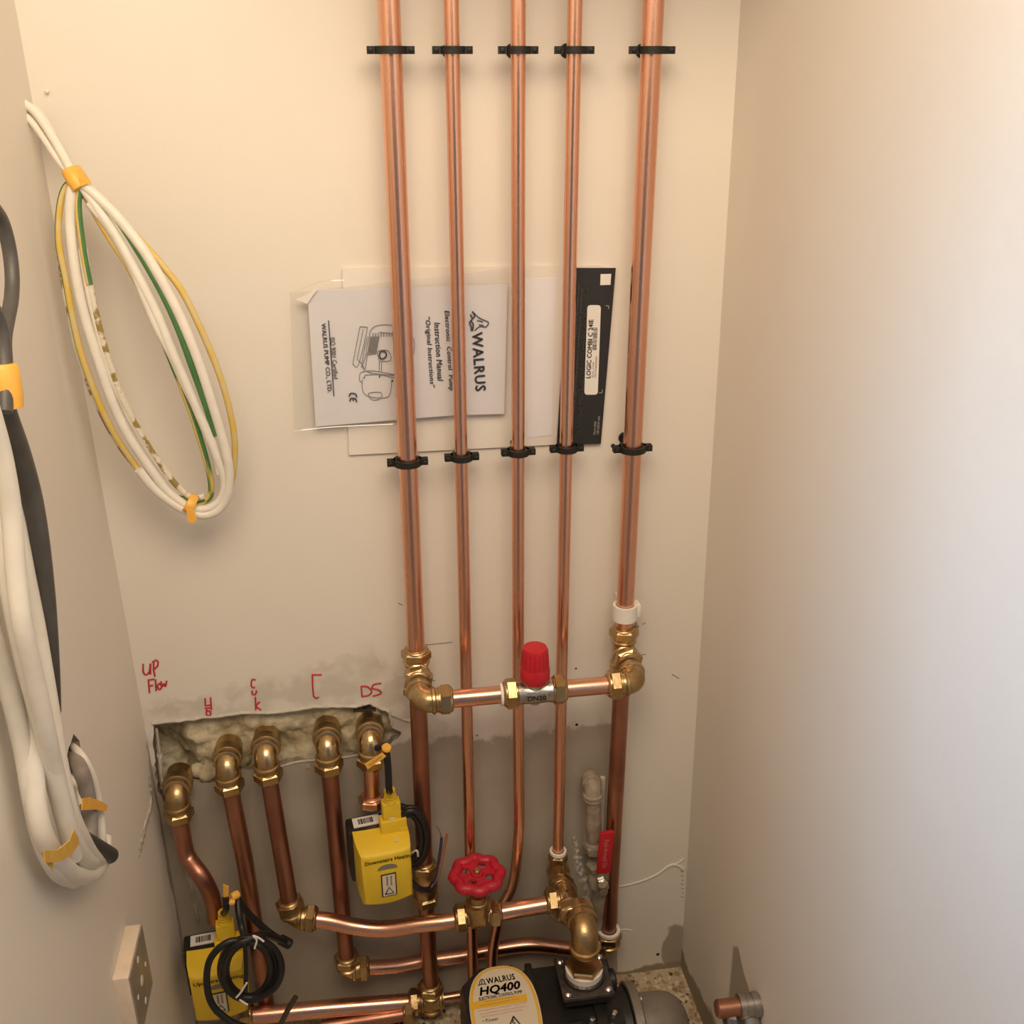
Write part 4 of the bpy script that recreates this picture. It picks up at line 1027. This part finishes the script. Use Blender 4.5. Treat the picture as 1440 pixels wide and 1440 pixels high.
MB().tube([at(345, 1322, 0.150), at(318, 1326, 0.155), at(295, 1350, 0.16), at(291, 1385, 0.16), at(300, 1415, 0.165), at(325, 1437, 0.17), at(350, 1446, 0.17), at(372, 1452, 0.17)], 0.0042, 12, smooth=6).build('cord_loop', 'rubber', t)
MB().tube([at(344, 1325, 0.160), at(346, 1360, 0.150), at(345, 1395, 0.160)], 0.0026, 8, smooth=4).build('cord_loop', 'rubber', t)
for pts in ([(358, 1334), (361, 1322), (356, 1316), (364, 1319), (371, 1324)], [(332, 1403), (339, 1395), (347, 1382)], [(337, 1406), (348, 1413)]):
    MB().tube([at(*p, 0.166) for p in pts], 0.0012, 6, smooth=4 if len(pts) > 2 else 0).build('wire_tie', 'white_plastic', t)
cord([at(395, 1440, 0.11), at(405, 1420, 0.11), at(416, 1402, 0.11)], 0.0036, 'dark cable end pointing up in front of the lowest copper pipe', 'cable_end')

# ------------------------------------------------------------------ manuals behind the pipes
t = thing('boiler_manual', 'large white booklet with black margin printed LOGIC COMBI C 24IE, tucked behind the pipes', 'manual', at(660, 640, 0.003))
def quad(q, d, h): return [at(*p, d) for p in q]
MB().prism(quad([(481, 378), (845, 374), (862, 379), (845, 623), (785, 625), (491, 640)], 0.004, 0), IN, 0.0035).build('pages', 'paper_warm', t)
cvr = MB().prism(quad([(799, 377), (866, 377), (845, 624), (783, 627)], 0.006, 0), IN, 0.0016).build('black_cover', 'cover_black', t)
MB().prism(quad([(738, 392), (782, 391), (776, 612), (741, 616)], 0.0045, 0), IN, 0.0005).build('page_panel', 'paper', t)
vu = lambda a, b: at(*b, 0.006) - at(*a, 0.006)
def rr_quad(q, d, rad=0.25, n=4):
    """rounded quad from 4 pixel corners"""
    P = [at(*p, d) for p in q]; out = []
    for i in range(4):
        a, b, c_ = P[i - 1], P[i], P[(i + 1) % 4]
        r = 0.004; p0 = b + (a - b).normalized() * r; p1 = b + (c_ - b).normalized() * r
        for k in range(n + 1):
            s = k / n; out.append(p0 * (1 - s) ** 2 + b * 2 * s * (1 - s) + p1 * s * s)
    return out
st = MB().prism(rr_quad([(826, 429), (845, 429), (840.5, 555), (821.5, 555)], 0.0066), OUT, 0.0003).build('sticker', 'sticker', t)
uu = at(831, 448, 0.0072) - at(827, 531, 0.0072)
text('LOGIC COMBI C 24IE', at(829.3, 491, 0.0073), uu, OUT, uu.length * 0.99, 0.0052, t, 'ink', bold=0.02)
text('SR No. 219458', at(834, 520, 0.0073), uu, OUT, 0.018, 0.0020, t, 'ink_grey')
text('MFR FR38000000N', at(838, 516, 0.0073), uu, OUT, 0.025, 0.0020, t, 'ink_grey')
mb = MB(); rr = random.Random(3); y = 461.0
while y < 492:
    wv = rr.choice((0.5, 0.8, 1.3)); k = (y - 429) / 126
    c = at(837.5 - 3 * (y - 461) / 60, y, 0.0073); mb.box(c, (0.0024, 0, 0), (0, 0.0002, 0), (0, 0, wv * 0.0004)); y += wv + rr.choice((0.5, 0.8, 1.4))
mb.build('barcode', 'ink_grey', t)
MB().prism(quad([(844.5, 385.5), (859.5, 385), (858.5, 400.5), (844, 401)], 0.0066, 0), OUT, 0.0002).build('blank_square', 'sticker', t)
u2 = at(824, 408, .0073) - at(810, 612, .0073)
text('For the very latest copy of literature for specification and maintenance practices visit our website www.yourboilerinfo.com', at(818.5, 510, 0.0070), u2, OUT, u2.length, 0.0026, t, 'print_white', bold=0.01)
text('where you can download the relevant information in PDF format', at(818.5, 560, 0.0070), u2, OUT, u2.length * 0.52, 0.0024, t, 'print_white', bold=0.01)
text('pursues a policy of continuing improvement in the design and performance of its products. The right is therefore reserved', at(807.5, 505, 0.0070), u2, OUT, u2.length, 0.0024, t, 'print_dim')
text('to vary specification without notice', at(812, 505, 0.0070), u2, OUT, u2.length * 0.95, 0.0022, t, 'print_dim')
text('March 2020', at(836.5, 602, 0.0070), u2, OUT, 0.016, 0.0024, t, 'print_white'); text('UIN 202707 A03', at(841.5, 598, 0.0070), u2, OUT, 0.022, 0.0024, t, 'print_white')
strokes([[(852, 430), (856, 430), (855.7, 434.5)], [(847, 548), (846.5, 552.5), (842.5, 552.5)]], 0.0004, lambda a, b: at(a, b, 0.0068), t, 'print_white', 'crop_mark', smooth=0)

t = thing('pump_manual', 'white A5 pump instruction manual printed WALRUS, in a clear plastic sleeve behind the left pipes', 'manual', at(570, 600, 0.01))
dm = 0.012
MB().prism(quad([(433, 421), (447, 408), (480, 407), (548, 405), (714, 400), (709, 582), (640, 584), (600, 587), (444, 600)], dm, 0), IN, 0.0022).build('booklet', 'paper', t)
# sleeve: crinkled transparent sheet, front and back
def sheet(q, d, nu=26, nv=18, amp=0.0012, sg=1):
    P = [at(*p, d) for p in q]; vs_ = []
    for i in range(nu + 1):
        for j in range(nv + 1):
            u, v = i / nu, j / nv
            p = P[0].lerp(P[1], u).lerp(P[3].lerp(P[2], u), v)
            p = p + OUT * (amp * noise.noise(V((p.x * 30, 2.0, p.z * 30)) + V((sg, 0, 0)))) + V((0, 0, 0.0015 * noise.noise(V((p.x * 40, 9, p.z * 40)))))
            vs_.append(p)
    return vs_, [(i * (nv + 1) + j, (i + 1) * (nv + 1) + j, (i + 1) * (nv + 1) + j + 1, i * (nv + 1) + j + 1) for i in range(nu) for j in range(nv)]
mb = MB(); mb.add(*sheet([(408, 412), (716, 378), (712, 584), (413, 606)], dm + 0.0022)); 
mb.build('sleeve', 'sleeve', t)
mb = MB(); mb.tube([at(*p, dm + 0.003) for p in ((413, 606), (440, 603), (475, 600), (560, 596))], 0.0009, 6, smooth=3)
mb.tube([at(*p, dm + 0.003) for p in ((408, 414), (430, 404), (452, 396), (484, 394))], 0.0007, 6, smooth=3)
mb.build('sleeve_seam', 'sleeve', t)
MB().prism(quad([(415, 421), (428, 416), (449, 403), (434, 424), (432, 427)], dm + 0.0036, 0), OUT, 0.0002).build('sleeve_fold', 'paper_warm', t)
md = dm + 0.0012
def mx(s, cpx, a, b, h, m='ink', **k):
    u = at(*b, md) - at(*a, md); return text(s, at(*cpx, md), u, OUT, u.length, h, t, m, **k)
mx('WALRUS', (673.5, 509), (671, 468), (676, 550), 0.0115, bold=0.03, spacing=1.12)
mx('Electronic  Control  Pump', (631, 494), (627, 438), (634, 550), 0.0066, bold=0.022, shear=0.15, spacing=1.08)
mx('Instruction Manual', (617, 495), (614, 455), (619, 537), 0.0062, bold=0.022, shear=0.15, spacing=1.08)
mx('\u201cOriginal Instructions\u201d', (604, 496), (600, 447), (607, 546), 0.0066, bold=0.022, shear=0.15, spacing=1.08)
mx('ISO 9001 Certified', (470, 504), (468, 475), (473, 533), 0.0050, 'ink_grey', bold=0.01)
mx('WALRUS PUMP CO., LTD.', (459, 504), (455, 456), (464, 553), 0.0052, bold=0.02)
def mpx(x, y): return at(400 + x / 4.8, 340 + y / 4.8, md)
S = lambda L_, r, m, n_, sm=3: strokes(L_, r, mpx, t, m, n_, smooth=sm)
S([[(298, 532), (334, 1040)]], 0.0006, 'ink', 'rule_line')
S([[(1270, 470), (1310, 510), (1350, 530), (1378, 545), (1360, 575), (1330, 570), (1305, 580), (1285, 600)], [(1300, 530), (1340, 540)], [(1312, 560), (1345, 565)]], 0.0006, 'ink', 'emblem')
S([[(1268, 470), (1285, 500), (1262, 530), (1275, 560), (1270, 600)], [(1256, 490), (1268, 520), (1250, 545), (1262, 575), (1260, 600)]], 0.0009, 'ink', 'emblem')
S([[(440, 1030), (455, 1022), (480, 1028), (488, 1048)], [(440, 1030), (438, 1046)], [(444, 1062), (455, 1056), (480, 1060), (488, 1082)], [(444, 1062), (442, 1078)], [(466, 1058), (464, 1074)]], 0.0008, 'ink', 'approval_mark')
pump_lines = [[(510, 572), (548, 576), (556, 600), (500, 830), (466, 826), (466, 800), (510, 572)], [(532, 590), (490, 800)],
 [(575, 640), (580, 600), (620, 566), (700, 560), (760, 575)], [(572, 640), (552, 752), (620, 755)], [(640, 610), (760, 620)], [(552, 755), (540, 870), (760, 905)], [(508, 900), (520, 880), (600, 870), (760, 900)],
 [(508, 900), (506, 930), (522, 950)], [(540, 900), (640, 895), (760, 925)], [(526, 930), (526, 990), (545, 1030), (600, 1050), (690, 1050), (716, 1010), (724, 930)], [(565, 1030), (580, 1018), (640, 1015), (660, 1030), (640, 1062), (590, 1065), (565, 1030)],
 [(640, 800), (630, 740), (700, 735), (716, 800), (640, 805)], [(862, 630), (878, 690), (870, 770)], [(560, 640), (540, 720), (520, 850)], [(500, 800), (520, 820), (540, 860)], [(640, 810), (640, 870)], [(655, 812), (655, 870)], [(560, 760), (545, 860)]]
S(pump_lines, 0.00038, 'ink_grey', 'pump_drawing')
S([[(x, 640), (x - 20, 752)] for x in range(582, 640, 8)] + [[(x, 616), (x - 3, 640)] for x in range(600, 730, 18)], 0.00055, 'ink_grey', 'pump_drawing')
S([[(640, 765), (650, 742), (675, 740), (688, 762), (675, 785), (650, 788), (640, 765)]], 0.0009, 'ink', 'pump_drawing')
S([[(536, 915), (540, 917)], [(640, 907), (644, 909)], [(727, 938), (731, 940)]], 0.0013, 'ink', 'pump_drawing')

# ------------------------------------------------------------------ cable coil in the upper left corner
t = thing('cable_coil', 'loop of white and green-yellow cables hanging from the upper left corner, tied with yellow tape', 'cable', at(268, 720, 0.06))
def dco(px, py):
    """coil depth: at the wall at its root, standing out further down"""
    if py < 250: return 0.006 + (py - 110) / 140 * 0.05
    return 0.056 + 0.016 * math.sin((py - 250) / 470 * PI)
def cab(pts, r, nm, mats, dz=0.0, stripe=None, tw=0.0, closed=False):
    P = [at(x, y, dco(x, y) + dz) for x, y in pts]
    return MB().tube(P, r, 12, smooth=7, closed=closed, stripe=stripe, twist=tw).build(nm, mats, t)
YG = ['cable_yellow', 'cable_green']
hf = (0, 1, 2, 3, 4, 5)
# feeders
cab([(20, 122), (24, 140), (34, 146), (52, 160), (75, 195), (92, 225), (105, 250)], 0.0042, 'cable', 'cable_white', 0.004)
cab([(22, 150), (30, 158), (45, 172), (62, 195), (82, 225), (102, 250)], 0.0034, 'cable', 'cable_white')
cab([(28, 146), (42, 165), (60, 188), (80, 218), (100, 247)], 0.0026, 'earth_cable', 'cable_painted', -0.003)
cab([(19, 124), (26, 148), (48, 152), (68, 178), (88, 215), (104, 244)], 0.0034, 'cable', 'cable_white', -0.002)
# left strands down to the bottom tape
cab([(106, 256), (93, 262), (85, 285), (82, 320), (84, 352), (92, 390), (101, 440), (112, 490), (127, 535), (150, 590), (180, 640), (215, 682), (262, 706), (285, 706), (297, 690), (292, 655), (272, 590), (252, 535), (236, 490), (228, 470), (215, 440), (180, 375), (145, 320), (118, 272)], 0.0033, 'earth_cable', YG + ['cable_painted'], 0.0, hf and ((7, 8, 9), 1), 1.5)
cab([(110, 256), (101, 268), (98, 300), (101, 345), (108, 395), (119, 445), (136, 500), (156, 560), (180, 612), (212, 660), (240, 695), (275, 716), (305, 708), (316, 680), (304, 640), (283, 590), (262, 540), (240, 490), (222, 445), (196, 392), (165, 335), (135, 290), (113, 258)], 0.0048, 'cable', 'cable_white', 0.004)
cab([(113, 262), (109, 278), (110, 305), (116, 345), (124, 390), (133, 432), (142, 470), (157, 520), (172, 562), (198, 610), (222, 648), (246, 680), (270, 700), (288, 698)], 0.0032, 'earth_cable', 'cable_painted', 0.002)
cab([(112, 268), (110, 285), (111, 305), (116, 345), (121, 375), (126, 400)], 0.0033, 'earth_cable', ['cable_green', 'cable_yellow'], 0.0035, ((0, 1, 2), 1))
cab([(84, 355), (90, 400), (98, 440), (106, 480), (118, 520), (135, 565), (165, 622), (200, 668)], 0.0030, 'earth_cable', 'cable_painted', -0.004)
cab([(116, 350), (122, 390), (130, 430), (143, 480), (160, 535), (185, 590), (215, 640), (238, 672)], 0.0045, 'cable', 'cable_white', 0.0)
# right strands
cab([(112, 256), (135, 275), (165, 305), (197, 345), (222, 385), (250, 438), (276, 500), (296, 560), (314, 620), (322, 660), (320, 695), (308, 716), (288, 724), (262, 718), (238, 704), (215, 685), (195, 660)], 0.0050, 'cable', 'cable_white', 0.006)
cab([(116, 258), (138, 276), (168, 312), (200, 362), (228, 412), (250, 460), (270, 515), (288, 565), (304, 612)], 0.0036, 'earth_cable', YG, 0.004, ((0, 1, 2, 3, 6, 7, 8, 9, 10, 11), 1), 0.2)
cab([(150, 285), (185, 325), (210, 352), (232, 378), (256, 410), (282, 462), (306, 520), (320, 565), (329, 610), (330, 645), (325, 680), (312, 700), (292, 712), (270, 708)], 0.0034, 'earth_cable', YG, -0.002, ((3, 4, 5), 1), 0.8)
cab([(205, 415), (222, 460), (240, 505), (258, 550), (276, 600), (291, 650), (297, 685), (292, 702), (272, 704), (250, 700)], 0.0033, 'earth_cable', YG, 0.000, ((0, 1, 2, 6, 7, 8, 9, 10, 11), 1), 0.2)
cab([(125, 285), (150, 315), (172, 350), (190, 385), (206, 425), (222, 462), (242, 500), (262, 545), (285, 590), (300, 625), (309, 665)], 0.0046, 'cable', 'cable_white', 0.003)
def wrap(c, d, r, h, parent, m='tape', name='tape'):
    return MB().lathe(V(c) - V(d).normalized() * h / 2, d, [(0, r * 0.97), (0.0008, r), (h * 0.5, r * 1.04), (h - 0.0008, r), (h, r * 0.96)], 16, sy=0.8).build(name, m, parent)
wrap(at(108, 252, dco(108, 252) + 0.003), at(118, 268, dco(118, 268)) - at(98, 236, dco(98, 236)), 0.0105, 0.020, t)
MB().prism([at(x, y, 0.070) for x, y in ((112, 248), (126, 252), (128, 256), (114, 262))], OUT, 0.001).build('tape_tail', 'tape', t)
wrap(at(268, 708, dco(268, 708) + 0.006), at(280, 713, 0.06) - at(256, 701, 0.06), 0.0125, 0.009, t)
MB().prism([at(x, y, 0.078) for x, y in ((262, 715), (273, 716), (277, 731), (272, 735), (264, 734))], OUT, 0.001).build('tape_tail', 'tape', t)
# paint-chipped hole at the root
mb = MB()
for (px, py, r) in ((20, 128, 0.006), (35, 134, 0.005), (22, 150, 0.005), (66, 128, 0.0022), (14, 138, 0.005)):
    mb.lathe(at(px, py, 0.004 if px > 25 else 0.018) , OUT, [(0, r), (r * .4, r * .8), (r * .6, r * .2)], 8)
mb.build('plaster_lip', 'cable_white', wb)

# ------------------------------------------------------------------ cable bundle on the left wall
t = thing('cable_bundle', 'bundle of thick white cables and a dark grey one at the left edge, taped yellow', 'cable', atl(90, 1210, 0.03))
def lc_(pts, r, mats, nm='cable', tap=None, sm=7):
    P = [atl(x, y, o) for x, y, o in pts]
    return MB().tube(P, r if tap is None else [r, tap], 16, smooth=sm).build(nm, mats, t)
lc_([(-14, 285, .050), (2, 310, .050), (12, 345, .050), (17, 385, .050), (16, 420, .050), (10, 452, .050), (6, 480, .050), (8, 520, .048), (6, 560, .048)], 0.0050, 'cable_dark', 'dark_cable')
lc_([(-20, 420, .055), (-6, 445, .055), (2, 475, .055), (6, 520, .055), (6, 580, .055)], 0.0056, 'cable_dark', 'dark_cable')
lc_([(2, 565, .050), (12, 595, .048), (28, 640, .046), (44, 700, .044), (54, 760, .042), (61, 820, .038), (66, 880, .034), (70, 950, .026), (72, 1000, .014)], 0.0080, 'cable_dark', 'dark_cable')
MB().lathe(atl(-2, 512, .052), atl(8, 575, .052) - atl(-2, 512, .052), [(0, 0.0110), (0.003, 0.0125), (0.022, 0.0125), (0.030, 0.0115)], 18).build('tape', 'tape', t)
lc_([(-60, 480, .040), (-22, 600, .040), (-4, 680, .040), (8, 780, .040), (22, 860, .040), (40, 940, .038), (58, 1010, .036), (72, 1070, .034), (84, 1120, .032), (96, 1165, .030), (112, 1200, .026), (126, 1212, .022), (136, 1200, 0.016)], 0.0080, 'cable_white')
lc_([(-40, 430, .034), (-16, 560, .030), (2, 640, .030), (14, 700, .030), (32, 800, .030), (48, 880, .030), (62, 960, .030), (72, 1020, .030), (82, 1080, .030), (96, 1140, .030), (112, 1178, .028), (128, 1205, .022), (142, 1212, .014)], 0.0082, 'cable_white')
lc_([(-50, 500, .030), (-18, 640, .030), (-2, 740, .028), (12, 840, .026), (28, 930, .024), (36, 1000, .022), (46, 1080, .022), (54, 1150, .022), (68, 1190, .022), (92, 1222, .022), (112, 1232, .020), (132, 1228, .018), (143, 1208, .014), (146, 1180, .012)], 0.0080, 'cable_white')
lc_([(-50, 450, .060), (-20, 560, .060), (2, 640, .058), (16, 720, .054), (22, 800, .050), (32, 880, .048), (50, 960, .044), (66, 1030, .040), (78, 1090, .034), (92, 1160, .030), (104, 1205, .026)], 0.0068, 'cable_white')
lc_([(-60, 700, .022), (-22, 860, .022), (10, 960, .020), (32, 1050, .018), (44, 1120, .018), (58, 1180, .018), (80, 1225, .018), (104, 1238, .016)], 0.0072, 'cable_white')
tp = MB(); a, b = atl(62, 1210, .022), atl(106, 1178, .036); ax_ = (b - a)
tp.prism([atl(x, y, .040) for x, y in ((60, 1196), (80, 1195), (96, 1182), (103, 1166), (109, 1178), (110, 1186), (98, 1203), (80, 1212), (62, 1213))], RT + OUT * 0.6, 0.0012)
tp.build('tape', 'tape_dull', t)
MB().prism([atl(x, y, .038) for x, y in ((58, 1198), (66, 1196), (74, 1218), (73, 1224), (62, 1210))], RT + OUT * 0.6, 0.0010).build('tape_tail', 'tape_dull', t)
# cables looping into the hole
t2 = thing('cable_loop', 'short bend of cables entering the hole in the left wall, bound with yellow tape', 'cable', atl(110, 1060, 0.0))
def lc2(pts, r, mats, nm='cable'):
    return MB().tube([atl(x, y, o) for x, y, o in pts], r, 14, smooth=7).build(nm, mats, t2)
lc2([(97, 1048, -.014), (106, 1054, .002), (118, 1068, .012), (130, 1092, .016), (137, 1120, .016), (141, 1150, .016), (144, 1180, .016), (146, 1200, .014)], 0.0040, 'cable_white')
lc2([(94, 1064, -.014), (104, 1068, .002), (114, 1084, .012), (121, 1108, .014), (125, 1135, .014), (126, 1165, .014), (125, 1182, .014)], 0.0072, mat('cable_grey', (0.22, 0.18, 0.15), 0.5, 0, (0.30, 0.27, 0.24), 40))
lc2([(94, 1080, -.012), (103, 1094, .004), (112, 1110, .008), (116, 1130, .010)], 0.0040, 'cable_white')
MB().tube([atl(112, 1178, .024), atl(155, 1203, .024)], 0.0078, 18).build('cable_stub', mat('cable_stub', (0.045, 0.05, 0.055), 0.45), t2)
MB().prism([atl(x, y, .022) for x, y in ((115, 1123), (126, 1121), (142, 1127), (150, 1132), (148, 1141), (132, 1138), (114, 1139))], RT + OUT * 0.5, 0.0012).build('tape', 'tape', t2)

# ------------------------------------------------------------------ small white back box on the left wall
t = thing('wall_box', 'small square electrical back box low on the left wall, with a pale top edge', 'electrical box', atl(185, 1440, 0.0))
pa, pb_ = atl(182, 1291, 0.0), atl(165, 1384, 0.0)
xo = 0.016
zt_ = at(190, 1291, 0.17).z
yf = 0
A_ = atl(196, 1291, xo); B_ = atl(182, 1384, xo)
zt_ = (A_.z + B_.z) / 2; ya, yb = A_.y, B_.y
xw = LA + LB * zt_
mb = MB(); hh_ = 0.086
mb.box((xw + xo / 2, (ya + yb) / 2, zt_ - hh_ / 2), (xo / 2, 0, 0), (0, (ya - yb) / 2, 0), (0, 0, hh_ / 2), bev=0.001); mb.build('box_body', 'back_box', t)
mb = MB(); mb.box((xw + xo + 0.0008, (ya + yb) / 2, zt_ - hh_ / 2), (0.0008, 0, 0), (0, (ya - yb) / 2 * 0.98, 0), (0, 0, hh_ / 2 * 0.98)); pl_ = mb.build('face_plate', 'plate_grey', t)
for (u, v, r) in ((0.5, 0.5, 0.006), (0.5, 0.16, 0.004), (0.5, 0.84, 0.004), (0.2, 0.5, 0.003), (0.8, 0.5, 0.003)):
    MB().lathe((xw + xo + 0.0014, ya + (yb - ya) * u, zt_ - hh_ * v), RT, [(0, r), (0.0006, r * 0.9)], 14).build('knockout', 'cable_white', pl_)

# ------------------------------------------------------------------ stub valve in the right wall
sp = atr(1062, 1418, 0.0)
t = thing('wall_stub_valve', 'tarnished pipe stub fitting poking from the right wall at the bottom edge', 'pipe fitting', sp)
zz = atr(1045, 1422, 0.01); c = V((zz.x, zz.y, zz.z))
a = atr(1068, 1412, 0.0); b = atr(1012, 1424, 0.052)
dirx = V((-1, 0.02, 0)); c = a
MB().lathe(c + RT * 0.01, dirx, [(0, 0.0135), (0.012, 0.0135), (0.013, 0.0150), (0.020, 0.0150), (0.021, 0.0138), (0.028, 0.0138), (0.029, 0.0148), (0.036, 0.0148), (0.037, 0.011)], 22).build('body', 'steel', t)
MB().lathe(c + dirx * 0.026, dirx, [(0, 0.0110), (0.026, 0.0110), (0.028, 0.009)], 20).build('stub', 'copper_dull', t)
MB().lathe(c + dirx * 0.012 + DN * 0.010, (0, -0.7, -0.8), [(0, 0.011), (0.016, 0.011), (0.018, 0.013), (0.026, 0.013), (0.028, 0.010)], 18).build('branch', 'steel', t)
MB().nut(c + dirx * 0.034 + DN * 0.012, (0, -0.5, -0.9), 0.011, 0.012).build('nut', 'steel', t)

# ------------------------------------------------------------------ boiler above the frame (casts the soft shade at the top right)
t = thing('combi_boiler', 'white wall-hung boiler the tall pipes rise into, above the picture', 'boiler', (0.205, -0.17, ZTOP))
MB().box((0.205, -0.145, ZTOP + 0.35), (0.20, 0, 0), (0, 0.115, 0), (0, 0, 0.35), bev=0.012).build('casing', 'boiler_white', t)
MB().box((0.205, -0.262, ZTOP + 0.12), (0.16, 0, 0), (0, 0.004, 0), (0, 0, 0.06), bev=0.003).build('control_panel', 'black_plastic', t)
MB().box((0.205, -0.019, ZTOP + 0.35), (0.17, 0, 0), (0, 0.011, 0), (0, 0, 0.33)).build('wall_bracket', 'steel', t)

print('TOPS', [CM @ (p - V((0, -D, H))) for p in (top1, top2)])
for p in (top1, top2):
    q = CM @ (p - V((0, -D, H))); print('PX', 720 + F * q.x / q.z, 720 + F * q.y / q.z, -p.y)
for o in bpy.data.objects:
    if '_o' in o: del o['_o']
